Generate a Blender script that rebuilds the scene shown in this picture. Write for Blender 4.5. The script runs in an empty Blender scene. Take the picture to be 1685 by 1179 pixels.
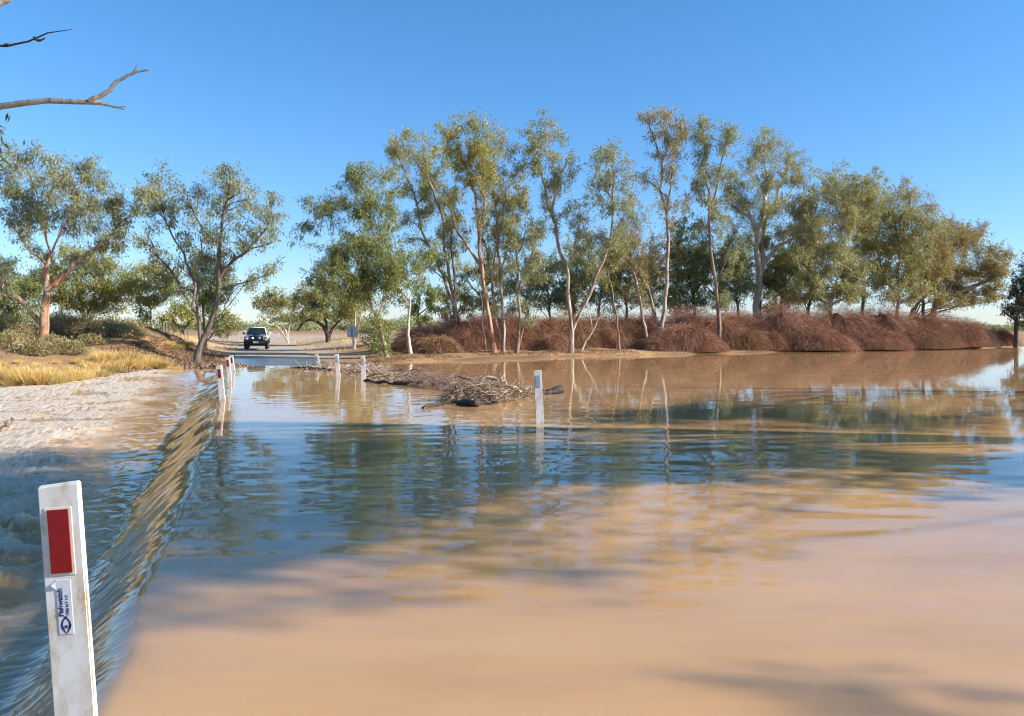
import bpy, bmesh, math, random
import numpy as np
from mathutils import Vector, Matrix

# ------------------------------------------------------------------ camera, sky, sun, exposure
S = bpy.context.scene
COL = S.collection
F, CX, HY, H = 1310.0, 842.5, 538.0, 1.9      # focal length in photo pixels, centre, horizon row, eye height
cam = bpy.data.objects.new("camera", bpy.data.cameras.new("camera"))
COL.objects.link(cam); S.camera = cam
cam.location = (0, 0, H); cam.rotation_euler = (math.radians(90), 0, 0)
cam.data.sensor_width = 36.0; cam.data.lens = 36.0 * F / 1685.0
cam.data.shift_y = -(589.5 - HY) / 1685.0
cam.data.clip_start = 0.05; cam.data.clip_end = 6000

SUN_EL, SUN_AZ = math.radians(27), math.radians(101)     # azimuth clockwise from +Y (right, a little behind)
world = bpy.data.worlds.new("World"); S.world = world; world.use_nodes = True
wn = world.node_tree; bg = wn.nodes["Background"]
sky = wn.nodes.new("ShaderNodeTexSky"); sky.sky_type = 'NISHITA'; sky.sun_disc = False
sky.sun_elevation = SUN_EL; sky.sun_rotation = SUN_AZ
sky.air_density = 1.0; sky.dust_density = 0.15; sky.ozone_density = 6.0; sky.altitude = 0
hs = wn.nodes.new("ShaderNodeHueSaturation"); hs.inputs['Saturation'].default_value = 1.04      # the clear dry inland sky
mx = wn.nodes.new("ShaderNodeMix"); mx.data_type = 'RGBA'; mx.blend_type = 'MULTIPLY'; mx.inputs[0].default_value = 1.0; 
tcw = wn.nodes.new("ShaderNodeTexCoord"); sxw = wn.nodes.new("ShaderNodeSeparateXYZ"); wn.links.new(tcw.outputs['Generated'], sxw.inputs[0])
crw = wn.nodes.new("ShaderNodeValToRGB"); wn.links.new(sxw.outputs[2], crw.inputs[0])          # white balance of the air: paler low, azure high
crw.color_ramp.elements[0].position = 0.04; crw.color_ramp.elements[0].color = (0.91, 0.925, 1.04, 1)
crw.color_ramp.elements[1].position = 0.38; crw.color_ramp.elements[1].color = (0.72, 1.06, 1.11, 1)
wn.links.new(crw.outputs[0], mx.inputs[7])
wn.links.new(sky.outputs[0], hs.inputs['Color']); wn.links.new(hs.outputs[0], mx.inputs[6])
wn.links.new(mx.outputs[2], bg.inputs[0]); bg.inputs[1].default_value = 0.105
sl = bpy.data.lights.new("sun", 'SUN'); sl.energy = 5.0; sl.angle = math.radians(0.5); sl.color = (1.0, 0.94, 0.85)
sun = bpy.data.objects.new("sun", sl); COL.objects.link(sun)
sdir = Vector((math.sin(SUN_AZ) * math.cos(SUN_EL), math.cos(SUN_AZ) * math.cos(SUN_EL), math.sin(SUN_EL)))
sun.rotation_euler = sdir.to_track_quat('Z', 'Y').to_euler(); sun.location = (30, -10, 40)
S.view_settings.view_transform = 'Standard'; S.view_settings.look = 'None'
S.view_settings.exposure = 0.88; S.view_settings.gamma = 1.0
S.render.engine = 'CYCLES'
S.cycles.use_denoising = True
try: S.cycles.denoiser = 'OPENIMAGEDENOISE'
except Exception: pass
S.cycles.pixel_filter_type = 'BLACKMAN_HARRIS'; S.cycles.filter_width = 1.1
S.cycles.max_bounces = 6; S.cycles.transparent_max_bounces = 6; S.cycles.transmission_bounces = 4
S.cycles.sample_clamp_indirect = 6.0

# ------------------------------------------------------------------ helpers
def P(px, py, Y):
    return np.array([(px - CX) / F * Y, Y, H - (py - HY) / F * Y])

def _hash(ix, iy, seed):
    h = (ix.astype(np.int64) * 374761393 + iy.astype(np.int64) * 668265263 + seed * 974634211) & 0xffffffff
    h = ((h ^ (h >> 13)) * 1274126177) & 0xffffffff
    return (h ^ (h >> 16)) & 0xffffffff

def pn(x, y, seed=0):
    x = np.asarray(x, float); y = np.asarray(y, float)
    x0 = np.floor(x); y0 = np.floor(y); fx = x - x0; fy = y - y0
    u = fx * fx * fx * (fx * (fx * 6 - 15) + 10); v = fy * fy * fy * (fy * (fy * 6 - 15) + 10)
    def g(dx, dy):
        a = _hash(x0 + dx, y0 + dy, seed) * (2 * math.pi / 4294967296.0)
        return np.cos(a) * (fx - dx) + np.sin(a) * (fy - dy)
    a = g(0, 0) * (1 - u) + g(1, 0) * u; b = g(0, 1) * (1 - u) + g(1, 1) * u
    return (a * (1 - v) + b * v) * 1.5

def fbm(x, y, o=4, seed=0):
    t = 0; a = 1.0
    for k in range(o):
        t = t + a * pn(x * 2 ** k, y * 2 ** k, seed + k); a *= 0.5
    return t

def sst(a, b, x):
    t = np.clip((x - a) / (b - a), 0, 1); return t * t * (3 - 2 * t)

def mesh_np(name, V, Q=None, T=None, mat=None, parent=None, smooth=False, attrs=None):
    me = bpy.data.meshes.new(name)
    V = np.asarray(V, np.float32); nq = 0 if Q is None else len(Q); nt = 0 if T is None else len(T)
    loops = []
    if nq: loops.append(np.asarray(Q, np.int32).ravel())
    if nt: loops.append(np.asarray(T, np.int32).ravel())
    loops = np.concatenate(loops)
    me.vertices.add(len(V)); me.vertices.foreach_set("co", V.ravel())
    me.loops.add(len(loops)); me.loops.foreach_set("vertex_index", loops)
    me.polygons.add(nq + nt)
    st = np.concatenate([np.arange(nq, dtype=np.int32) * 4, nq * 4 + np.arange(nt, dtype=np.int32) * 3])
    me.polygons.foreach_set("loop_start", st)
    me.polygons.foreach_set("use_smooth", np.full(nq + nt, smooth, dtype=bool))
    if attrs:
        for k, a in attrs.items():
            at = me.attributes.new(k, 'FLOAT', 'POINT'); at.data.foreach_set("value", np.asarray(a, np.float32))
    me.update(calc_edges=True)
    if mat: me.materials.append(mat)
    o = bpy.data.objects.new(name, me); COL.objects.link(o)
    if parent: o.parent = parent
    return o

def obj_bm(name, bm, mat, parent=None, smooth=False):
    me = bpy.data.meshes.new(name)
    bmesh.ops.recalc_face_normals(bm, faces=bm.faces[:])
    for f in bm.faces: f.smooth = smooth
    bm.to_mesh(me); bm.free()
    if mat: me.materials.append(mat)
    o = bpy.data.objects.new(name, me); COL.objects.link(o)
    if parent: o.parent = parent
    return o

def tag(o, label=None, cat=None, group=None, kind=None):
    if label: o['label'] = label
    if cat: o['category'] = cat
    if group: o['group'] = group
    if kind: o['kind'] = kind
    return o

def thing(name, label, cat, loc=(0, 0, 0), group=None, rot=(0, 0, 0)):
    o = bpy.data.objects.new(name, None); COL.objects.link(o)
    o.location = loc; o.rotation_euler = rot; o.empty_display_size = 0.2
    return tag(o, label, cat, group)

def resample(pts, n):
    p = np.asarray(pts, float)
    if len(p) == 2: p = np.array([p[0], (p[0] + p[1]) / 2, p[1]])
    e = np.vstack([2 * p[0] - p[1], p, 2 * p[-1] - p[-2]])
    seg = np.linalg.norm(np.diff(p, axis=0), axis=1); c = np.r_[0, np.cumsum(seg)]
    s = np.linspace(0, c[-1], n); out = []
    for v in s:
        i = min(np.searchsorted(c, v, side='right') - 1, len(p) - 2)
        t = (v - c[i]) / max(seg[i], 1e-9)
        p0, p1, p2, p3 = e[i], e[i + 1], e[i + 2], e[i + 3]
        out.append(0.5 * (2 * p1 + (p2 - p0) * t + (2 * p0 - 5 * p1 + 4 * p2 - p3) * t * t + (3 * p1 - p0 - 3 * p2 + p3) * t ** 3))
    return np.array(out)

def tubes(Pt, R, k):
    """Pt (m,n,3), R (m,n) -> verts, quads, with a closing point at each tip."""
    m, n, _ = Pt.shape
    t = np.gradient(Pt, axis=1); t /= np.linalg.norm(t, axis=2, keepdims=True) + 1e-9
    ov = Pt[:, -1] - Pt[:, 0]; ax = np.zeros((m, 3)); ax[np.arange(m), np.argmin(np.abs(ov), axis=1)] = 1
    u = np.cross(t, ax[:, None, :]); u /= np.linalg.norm(u, axis=2, keepdims=True) + 1e-9
    v = np.cross(t, u)
    a = np.arange(k) * 2 * math.pi / k
    V = Pt[:, :, None, :] + R[:, :, None, None] * (np.cos(a)[:, None] * u[:, :, None, :] + np.sin(a)[:, None] * v[:, :, None, :])
    V = V.reshape(-1, 3)
    base = (np.arange(m) * n * k)[:, None, None]; i = (np.arange(n - 1) * k)[None, :, None]; j = np.arange(k)[None, None, :]
    j2 = (j + 1) % k
    Q = np.stack([base + i + j, base + i + j2, base + i + k + j2, base + i + k + j], axis=-1).reshape(-1, 4)
    return V, Q

class Acc:
    def __init__(s): s.V = []; s.Q = []; s.n = 0; s.A = []
    def add(s, V, Q, a=None):
        s.V.append(V); s.Q.append(Q + s.n); s.n += len(V)
        s.A.append(np.zeros(len(V)) if a is None else a)
    def get(s): return np.concatenate(s.V), np.concatenate(s.Q), np.concatenate(s.A)

# ------------------------------------------------------------------ materials
EXPO = 0.86
def dim(*cs): return [tuple(x * EXPO for x in c) for c in cs]
def new_mat(name):
    m = bpy.data.materials.new(name); m.use_nodes = True
    nt = m.node_tree; return m, nt, nt.nodes["Principled BSDF"]
def nd(nt, typ, props=None, **inp):
    n = nt.nodes.new(typ)
    for k, v in (props or {}).items(): setattr(n, k, v)
    for k, v in inp.items():
        s = n.inputs[k.replace('_', ' ')] if k.replace('_', ' ') in n.inputs else n.inputs[int(k[1:])]
        if hasattr(v, 'is_output'): nt.links.new(v, s)
        else: s.default_value = v
    return n
def ramp(nt, fac, stops):
    r = nt.nodes.new("ShaderNodeValToRGB"); nt.links.new(fac, r.inputs[0]); e = r.color_ramp.elements
    while len(e) < len(stops): e.new(0.5)
    for x, (p, c) in zip(e, stops): x.position = p; x.color = (*c, 1) if len(c) == 3 else c
    return r.outputs[0]
def mix(nt, fac, a, b):
    n = nt.nodes.new("ShaderNodeMix"); n.data_type = 'RGBA'
    for s, v in ((n.inputs[0], fac), (n.inputs[6], a), (n.inputs[7], b)):
        if hasattr(v, 'is_output'): nt.links.new(v, s)
        else: s.default_value = v if isinstance(v, float) else (*v, 1)
    return n.outputs[2]
def coords(nt, scale=(1, 1, 1)):
    c = nt.nodes.new("ShaderNodeNewGeometry")
    m = nd(nt, "ShaderNodeMapping"); m.inputs['Scale'].default_value = scale
    nt.links.new(c.outputs['Position'], m.inputs['Vector']); return m.outputs[0]
def noise(nt, vec, scale, detail=4, rough=0.55):
    return nd(nt, "ShaderNodeTexNoise", Vector=vec, Scale=scale, Detail=detail, Roughness=rough).outputs[0]
def bump(nt, bs, h, strength=0.3, dist=0.02):
    b = nd(nt, "ShaderNodeBump", Height=h, Strength=strength, Distance=dist)
    nt.links.new(b.outputs[0], bs.inputs['Normal'])
def plain(name, col, rough=0.5, metal=0.0, var=0.12, scale=6.0):
    m, nt, bs = new_mat(name)
    n = noise(nt, coords(nt), scale)
    c = ramp(nt, n, [(0.3, tuple(x * (1 - var) for x in col)), (0.7, tuple(min(1, x * (1 + var)) for x in col))])
    nt.links.new(c, bs.inputs['Base Color']); bs.inputs['Roughness'].default_value = rough; bs.inputs['Metallic'].default_value = metal
    return m

def leaf_mat(name, dark, lite, dry=(0.16, 0.10, 0.035), dryp=0.1, trans=0.40):
    dark, lite, dry = [tuple(min(.6, x * g) for x, g in zip(c, (1.0, 1.0, .88))) for c in (dark, lite, dry)]; m, nt, bs = new_mat(name)
    at = nd(nt, "ShaderNodeAttribute", {'attribute_name': 'tint'}).outputs['Fac']
    n = noise(nt, coords(nt), 0.55, 3)
    s = nd(nt, "ShaderNodeMath", {'operation': 'MULTIPLY_ADD'}, i0=n, i1=0.9, i2=-0.2).outputs[0]
    s2 = nd(nt, "ShaderNodeMath", {'operation': 'MULTIPLY_ADD'}, i0=at, i1=0.55, i2=s).outputs[0]
    c = ramp(nt, s2, [(0.2, dark), (0.75, lite), (1.0 - dryp * 0.6, tuple((a + b) / 2 for a, b in zip(lite, dry))), (1.0, dry)])
    nt.links.new(c, bs.inputs['Base Color']); bs.inputs['Roughness'].default_value = 0.5
    bs.inputs['Specular IOR Level'].default_value = 0.4
    tr = nd(nt, "ShaderNodeBsdfTranslucent"); nt.links.new(c, tr.inputs[0])
    mx = nd(nt, "ShaderNodeMixShader"); mx.inputs[0].default_value = trans
    nt.links.new(bs.outputs[0], mx.inputs[1]); nt.links.new(tr.outputs[0], mx.inputs[2])
    nt.links.new(mx.outputs[0], nt.nodes["Material Output"].inputs[0]); return m

LEAF = {
    'grey':   leaf_mat("leaf_grey_green", (0.150, 0.175, 0.085), (0.420, 0.430, 0.220), dry=(0.40, 0.28, 0.12), dryp=0.12),
    'yellow': leaf_mat("leaf_yellow_green", (0.165, 0.180, 0.045), (0.500, 0.465, 0.145), dry=(0.42, 0.26, 0.09), dryp=0.16),
    'deep':   leaf_mat("leaf_deep_green", (0.105, 0.140, 0.045), (0.350, 0.370, 0.115), dryp=0.08),
    'olive':  leaf_mat("leaf_olive", (0.155, 0.165, 0.058), (0.460, 0.425, 0.165), dry=(0.40, 0.25, 0.10), dryp=0.18),
    'bronze': leaf_mat("leaf_bronze_olive", (0.175, 0.150, 0.056), (0.460, 0.375, 0.150), dry=(0.42, 0.22, 0.11), dryp=0.32),
    'dark':   leaf_mat("leaf_painted_shade", (0.022, 0.034, 0.016), (0.060, 0.080, 0.030), dryp=0.05),  # shade on the right-edge tree is painted into this leaf colour
    'scrub':  leaf_mat("leaf_scrub", (0.25, 0.205, 0.095), (0.50, 0.41, 0.20), dry=(0.34, 0.23, 0.12), dryp=0.3),
}
def bark_mat(name, pale, brown, lo=0.45, hi=0.62, dark=(0.05, 0.035, 0.025)):
    pale, brown = dim(pale, brown); m, nt, bs = new_mat(name)
    v = coords(nt, (3.0, 3.0, 0.55)); n = noise(nt, v, 1.6, 5, 0.6)
    c = ramp(nt, n, [(lo, pale), (hi, brown)])
    n2 = noise(nt, coords(nt, (9, 9, 1.6)), 2.2, 4)
    c2 = mix(nt, nd(nt, "ShaderNodeMapRange", Value=n2, i1=0.56, i2=0.72, i3=0.0, i4=0.75).outputs[0], c, dark)
    nt.links.new(c2, bs.inputs['Base Color']); bs.inputs['Roughness'].default_value = 0.75
    bump(nt, bs, n2, 0.5, 0.02); return m
BARK = {
    'white':  bark_mat("bark_white", (0.66, 0.56, 0.44), (0.40, 0.27, 0.17), 0.50, 0.74),
    'cream':  bark_mat("bark_cream", (0.58, 0.485, 0.375), (0.26, 0.145, 0.085), 0.40, 0.60),
    'orange': bark_mat("bark_orange", (0.60, 0.44, 0.31), (0.36, 0.13, 0.05), 0.40, 0.58),
    'brown':  bark_mat("bark_brown", (0.36, 0.26, 0.18), (0.17, 0.09, 0.05), 0.40, 0.62),
    'grey':   bark_mat("bark_grey", (0.21, 0.165, 0.125), (0.10, 0.07, 0.05), 0.40, 0.62),
    'dead':   bark_mat("bark_dead", (0.66, 0.57, 0.46), (0.36, 0.25, 0.16), 0.45, 0.68),
    'dark':   bark_mat("bark_dark", (0.09, 0.07, 0.055), (0.05, 0.035, 0.03), 0.4, 0.6),
}
def strand_mat(name, a, b, c, scale=0.7, rough=0.7):
    a, b, c = dim(a, b, c); m, nt, bs = new_mat(name)
    at = nd(nt, "ShaderNodeAttribute", {'attribute_name': 'tint'}).outputs['Fac']
    n = noise(nt, coords(nt), scale, 3)
    s = nd(nt, "ShaderNodeMath", {'operation': 'MULTIPLY_ADD'}, i0=n, i1=0.8, i2=-0.15).outputs[0]
    s2 = nd(nt, "ShaderNodeMath", {'operation': 'MULTIPLY_ADD'}, i0=at, i1=0.5, i2=s).outputs[0]
    nt.links.new(ramp(nt, s2, [(0.15, a), (0.5, b), (0.85, c)]), bs.inputs['Base Color'])
    bs.inputs['Roughness'].default_value = rough; bs.inputs['Specular IOR Level'].default_value = 0.25
    return m
M_LIG = strand_mat("lignum_red_brown", (0.17, 0.076, 0.044), (0.40, 0.188, 0.108), (0.62, 0.375, 0.23))
M_LIG2 = strand_mat("lignum_purple_brown", (0.16, 0.066, 0.042), (0.37, 0.165, 0.105), (0.56, 0.31, 0.20))
M_LIG3 = strand_mat("lignum_tan_brown", (0.15, 0.07, 0.034), (0.36, 0.19, 0.095), (0.54, 0.34, 0.19))
M_LIGG = strand_mat("lignum_grey_brown", (0.12, 0.085, 0.06), (0.26, 0.19, 0.13), (0.40, 0.31, 0.22))
M_STRAW = strand_mat("straw_gold", (0.46, 0.28, 0.075), (0.76, 0.51, 0.17), (0.88, 0.66, 0.29))
M_STRAWG = strand_mat("straw_greenish", (0.24, 0.185, 0.055), (0.46, 0.36, 0.11), (0.62, 0.49, 0.19))
M_SCRUB = strand_mat("scrub_twig", (0.20, 0.15, 0.075), (0.40, 0.30, 0.17), (0.56, 0.44, 0.27))
M_STICK = strand_mat("drift_sticks", (0.13, 0.08, 0.05), (0.36, 0.25, 0.16), (0.60, 0.46, 0.33), 2.0)
M_STICKP = strand_mat("drift_twigs_pink", (0.18, 0.10, 0.07), (0.36, 0.22, 0.16), (0.50, 0.35, 0.27), 2.0)
M_LOGDARK = bark_mat("wet_dark_wood", (0.075, 0.048, 0.032), (0.030, 0.020, 0.015), 0.4, 0.6)
M_LITTER = strand_mat("leaf_litter", (0.08, 0.045, 0.025), (0.22, 0.12, 0.06), (0.38, 0.24, 0.13), 2.0)

# ------------------------------------------------------------------ the lie of the land
K = 0.33; CN = 1 / math.sqrt(1 + K * K)
def crest_d(X, Y):        # distance downstream (left) of the crossing's left edge
    return (-0.76 - K * Y - X) * CN
def crest_s(X, Y):        # distance along the crossing
    return (Y - K * (X + 0.76)) * CN
WATER = np.array([(-60, 36), (-35, 33), (-21.5, 31.4), (-18.5, 32), (-18.2, 35), (-17.6, 38), (-16, 39.8), (-14.5, 39.2), (-13.2, 38.2),
    (-10, 37.6), (-8.6, 39), (-6.8, 40.5), (-3.2, 44.5), (3.8, 50.5), (11.9, 54.5), (19.8, 59.5), (29.6, 64), (40.5, 70), (49, 78), (54, 84),
    (60, 84), (58, 72), (48, 58), (36, 40), (25, 22), (17, 8), (11, -2), (6, -7), (3, -4), (0.6, -0.5), (-1.6, 1.2), (-3.6, 2.4), (-7.5, 6.5),
    (-11, 11), (-15, 15.5), (-24, 19.5), (-40, 23), (-60, 24)], float)
def poly_sd(X, Y):        # > 0 on land
    sh = np.shape(X); x = np.ravel(X); y = np.ravel(Y)
    best = np.full(len(x), 1e9); ins = np.zeros(len(x), bool); n = len(WATER)
    for i in range(n):
        a = WATER[i]; b = WATER[(i + 1) % n]; e = b - a
        t = np.clip(((x - a[0]) * e[0] + (y - a[1]) * e[1]) / (e @ e), 0, 1)
        best = np.minimum(best, (x - a[0] - t * e[0]) ** 2 + (y - a[1] - t * e[1]) ** 2)
        c = (a[1] > y) != (b[1] > y)
        with np.errstate(divide='ignore', invalid='ignore'):
            ins ^= c & (x < (b[0] - a[0]) * (y - a[1]) / (b[1] - a[1] + 1e-12) + a[0])
    d = np.sqrt(best); d[ins] *= -1
    return d.reshape(sh)
def drop(Y): return 0.62 - 0.50 * sst(22, 40, Y)
def slope_w(Y): return 0.85 + 0.30 * sst(10, 24, Y)
def break_w(Y): return 1.45 + 1.25 * sst(7, 18, Y)
def water_level(X, Y):
    d = crest_d(X, Y) + 0.11 * pn(crest_s(X, Y) * 0.45, 0.3 + 0 * X, 11) + 0.018 * pn(crest_s(X, Y) * 1.9, 0.7 + 0 * X, 12); w = slope_w(Y); t = sst(-0.12, 1.0, d / w)
    return -drop(Y) * t - 0.10 * sst(3, 12, d)
def height(X, Y):
    X = np.asarray(X, float); Y = np.asarray(Y, float)
    wx = X + 0.9 * pn(X * 0.35, Y * 0.35, 5); wy = Y + 0.5 * pn(X * 0.3, Y * 0.3, 9)
    sd = poly_sd(wx, wy)
    lw = water_level(X, Y)
    land = 0.22 * (1 - np.exp(-np.maximum(sd, 0) / 0.5)) + 0.030 * np.clip(sd, 0, 14)
    land = land * (1 - 0.85 * sst(10, 2, np.abs(crest_d(X, Y) + 2.3)) * sst(36, 44, Y) * (X > -19.5 - 0.33 * (Y - 44)))
    left = sst(-12, -20, X) * sst(27, 31, Y)
    land = land + left * (0.085 * np.clip(sd, 0, 12))
    m1 = 0.50 * np.exp(-((X + 24.0) ** 2 / 26 + (Y - 47.5) ** 2 / 20)) + 0.35 * np.exp(-((X + 19.0) ** 2 / 8 + (Y - 44) ** 2 / 9))
    land = land + m1 * sst(0.2, 3.0, sd) + 0.10 * fbm(X * 0.45, Y * 0.45, 4, 3) * sst(0.3, 3, sd)
    far = sst(50, 120, np.hypot(X, Y))
    h = np.where(sd < 0, np.maximum(0.45 * sd, -1.6) + lw, lw * np.exp(-np.maximum(sd, 0) / 3.0) + land * (1 - far) + far * (0.25 + 0.12 * fbm(X * 0.02, Y * 0.02, 3, 8)))
    # road bed beyond the water
    rc = crest_d(X, Y) + 2.3
    rm = sst(8.5, 2.6, np.abs(rc)) * sst(34.5, 37.5, Y) * sst(95, 75, Y)
    rz = -0.28 + 0.28 * sst(34, 40, Y) + 0.03 * sst(40, 60, Y)
    return h * (1 - rm) + rz * rm
def ground_hit(px, py, y0=25.0, y1=160.0):
    Y = np.arange(y0, y1, 0.1); X = (px - CX) / F * Y; z = H - (py - HY) / F * Y
    hh = height(X, Y); k = np.where(z <= hh)[0]
    return float(Y[k[0]]) if len(k) else y1

# terrain sheet: polar grid, fine where the banks are
ang = np.concatenate([np.radians(np.arange(-180, -48, 4.0)), np.radians(np.arange(-48, 48, 0.24)), np.radians(np.arange(48, 180.1, 4.0))])
rad = np.concatenate([np.geomspace(0.4, 24, 60)[:-1], np.arange(24, 78, 0.27), np.geomspace(78, 4500, 90)])
A, R = np.meshgrid(ang, rad)
X = R * np.sin(A); Y = R * np.cos(A); Z = height(X, Y)
na, nr = len(ang), len(rad)
ii, jj = np.meshgrid(np.arange(nr - 1), np.arange(na - 1), indexing='ij')
Q = np.stack([ii * na + jj, (ii + 1) * na + jj, (ii + 1) * na + jj + 1, ii * na + jj + 1], -1).reshape(-1, 4)[:, ::-1]
V = np.stack([X, Y, Z], -1).reshape(-1, 3)
sd = poly_sd(X, Y).ravel(); Xf, Yf = X.ravel(), Y.ravel()
pale = np.clip(sst(60, 72, Yf) * sst(-75, -40, Xf) * sst(6, -8, Xf) * sst(220, 110, Yf) + sst(5.5, 2.5, np.abs(crest_d(Xf, Yf) + 2.5)) * sst(45, 52, Yf), 0, 1)
m, nt, bs = new_mat("earth")
n1 = noise(nt, coords(nt), 0.5, 6, 0.6); n2 = noise(nt, coords(nt), 5.0, 5, 0.65); n3 = noise(nt, coords(nt), 38.0, 3)
c = ramp(nt, n1, [(0.3, (0.27, 0.142, 0.056)), (0.55, (0.40, 0.22, 0.092)), (0.75, (0.47, 0.29, 0.135))])
c = mix(nt, nd(nt, "ShaderNodeMapRange", Value=n2, i1=0.5, i2=0.75, i3=0.0, i4=0.55).outputs[0], c, (0.20, 0.105, 0.055))
ap = nd(nt, "ShaderNodeAttribute", {'attribute_name': 'pale'}).outputs['Fac']
cp = ramp(nt, n2, [(0.3, (0.44, 0.32, 0.22)), (0.7, (0.54, 0.41, 0.30))])
c = mix(nt, ap, c, cp)
aw = nd(nt, "ShaderNodeAttribute", {'attribute_name': 'wet'}).outputs['Fac']
c = mix(nt, nd(nt, "ShaderNodeMath", {'operation': 'MULTIPLY'}, i0=aw, i1=0.75).outputs[0], c, (0.10, 0.055, 0.03))
nt.links.new(c, bs.inputs['Base Color']); bs.inputs['Roughness'].default_value = 0.9
bump(nt, bs, nd(nt, "ShaderNodeMath", {'operation': 'ADD'}, i0=n2, i1=n3).outputs[0], 0.6, 0.06)
wet = sst(0.28, 0.02, sd) * (sd > -1)
tag(mesh_np("ground", V, Q, mat=m, smooth=True, attrs={'pale': pale, 'wet': wet}), kind='structure')

# road leaving the water, then the dirt track
yy = np.arange(33.5, 57.1, 0.5); off = np.linspace(0.15, -4.5, 9)
G = []
for y in yy:
    for o in off:
        x = -0.76 - K * y - o / CN * -1 * -1
        G.append((x, y))
G = np.array(G).reshape(len(yy), 9, 2)
rz = np.maximum(height(G[..., 0], G[..., 1]), -0.5) + 0.03
V = np.concatenate([G, rz[..., None]], -1).reshape(-1, 3)
ii, jj = np.meshgrid(np.arange(len(yy) - 1), np.arange(8), indexing='ij')
Q = np.stack([ii * 9 + jj, ii * 9 + jj + 1, (ii + 1) * 9 + jj + 1, (ii + 1) * 9 + jj], -1).reshape(-1, 4)
m, nt, bs = new_mat("wet_road")
n2 = noise(nt, coords(nt), 1.2, 5); n3 = noise(nt, coords(nt), 40, 3)
sy = nd(nt, "ShaderNodeSeparateXYZ"); nt.links.new(coords(nt), sy.inputs[0])
yj = nd(nt, "ShaderNodeMath", {'operation': 'MULTIPLY_ADD'}, i0=n2, i1=4.0, i2=sy.outputs[1]).outputs[0]
wetf = nd(nt, "ShaderNodeMapRange", Value=yj, i1=47.5, i2=53.5, i3=1.0, i4=0.0).outputs[0]
c = mix(nt, wetf, ramp(nt, n2, [(0.3, (0.46, 0.31, 0.19)), (0.7, (0.58, 0.41, 0.27))]), ramp(nt, n2, [(0.3, (0.06, 0.052, 0.046)), (0.7, (0.10, 0.085, 0.07))]))
nt.links.new(c, bs.inputs['Base Color'])
nt.links.new(nd(nt, "ShaderNodeMapRange", Value=wetf, i1=0.0, i2=1.0, i3=0.85, i4=0.24).outputs[0], bs.inputs['Roughness'])
bump(nt, bs, n3, 0.12, 0.01)
tag(mesh_np("road", V, Q, mat=m, smooth=True), kind='structure')

# ------------------------------------------------------------------ water: pond, flooded crossing, overfall and rapids in one sheet
ang = np.radians(np.concatenate([np.arange(-75, -37, 0.4), np.arange(-37, 37, 0.115), np.arange(37, 75, 0.4)]))
yp = np.concatenate([np.arange(2400, 700, -40.0), np.arange(700, 130, -1.6), np.arange(130, 17, -0.8)])
rad = H * F / yp
A, R = np.meshgrid(ang, rad); X = R * np.sin(A); Y = R * np.cos(A)
s = crest_s(X, Y); d = crest_d(X, Y) + 0.11 * pn(s * 0.45, 0.3 + 0 * X, 11) + 0.018 * pn(s * 1.9, 0.7 + 0 * X, 12); sw_ = slope_w(Y); w = break_w(Y); Z = water_level(X, Y); D = drop(Y) / 0.62
tm = sst(0.75, 1.25, d / w + 0.22 * pn(s * 0.7, d * 0.5, 21) + 0.12 * pn(s * 2.0, d, 22))        # where it breaks up
sl_m = sst(-0.15, 0.30, d / sw_) * (1 - tm)
# smooth tongue: streaks running down the flow
sw = s + 0.25 * pn(d * 0.8, s * 0.9, 30)
st = 0.40 * pn(d * 0.7, sw * 3.2, 31) + 0.55 * pn(d * 1.3, sw * 9.0, 32) + 0.55 * pn(d * 2.2, sw * 20.0, 33) + 0.4 * pn(d * 3.6, sw * 38.0, 34)
Z += sl_m * 0.0135 * D * st * (0.45 + 0.55 * sst(0.1, 0.7, d / sw_))
Z += 0.05 * D * np.exp(-((d / w - 1.15) / 0.22) ** 2) * (0.7 + pn(s * 0.6, d * 0.2, 36))
# broken water
x2 = X + 0.30 * pn(X * 1.3, Y * 1.7, 41) + 0.10 * pn(X * 5, Y * 6, 141); y2 = Y + 0.22 * pn(X * 1.7, Y * 1.7, 42) + 0.08 * pn(X * 5, Y * 6, 142)
r1 = 1 - np.abs(pn(x2 * 0.50, y2 * 1.0, 43)) * 1.8; r2 = 1 - np.abs(pn(x2 * 1.3, y2 * 2.3, 44)) * 1.8; r3 = 1 - np.abs(pn(x2 * 3.3, y2 * 5.0, 45)) * 1.8
r4 = 1 - np.abs(pn(x2 * 8.0, y2 * 11.0, 46)) * 1.8; r5 = pn(x2 * 20, y2 * 22, 47)
nz_ = 1 + 1.2 * sst(15, 9, Y)
turb = nz_ * 0.070 * (r1 - 0.4) + nz_ * 0.055 * (r2 - 0.4) + nz_ * 0.030 * (r3 - 0.4) + 0.013 * (r4 - 0.4) + 0.004 * r5
amp = D * (1 - 0.45 * sst(6, 16, d)) * (1 - 0.62 * sst(12, 22, Y))
lump = 0.15 * sst(0.15, 0.8, pn(x2 * 0.42, y2 * 0.55, 48)) * (0.4 + r2 * 0.4 + 0.4 * r3)
Z += tm * amp * (turb + lump)
fo = 0.30 * r1 + 0.30 * r2 + 0.34 * r3 + 0.36 * r4 + 0.22 * r5 + 0.50 * pn(X * 0.35, Y * 1.0, 52) + 0.45 * pn(X * 1.1, Y * 3.2, 53) + 0.25 * pn(X * 3, Y * 9, 54)
bias = 0.34 - 0.18 * sst(11, 18, Y) - 0.10 * sst(22, 32, Y)
foam = tm * sst(bias, bias + 0.75, fo) * (0.55 + 0.45 * sst(0.1, 1.0, d / w - 0.6))
foam = np.maximum(foam, 0.55 * sst(0.6, 1.0, d / w) * (1 - tm) * sst(0.05, 0.6, pn(d * 0.8, s * 5, 55)))
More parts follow.
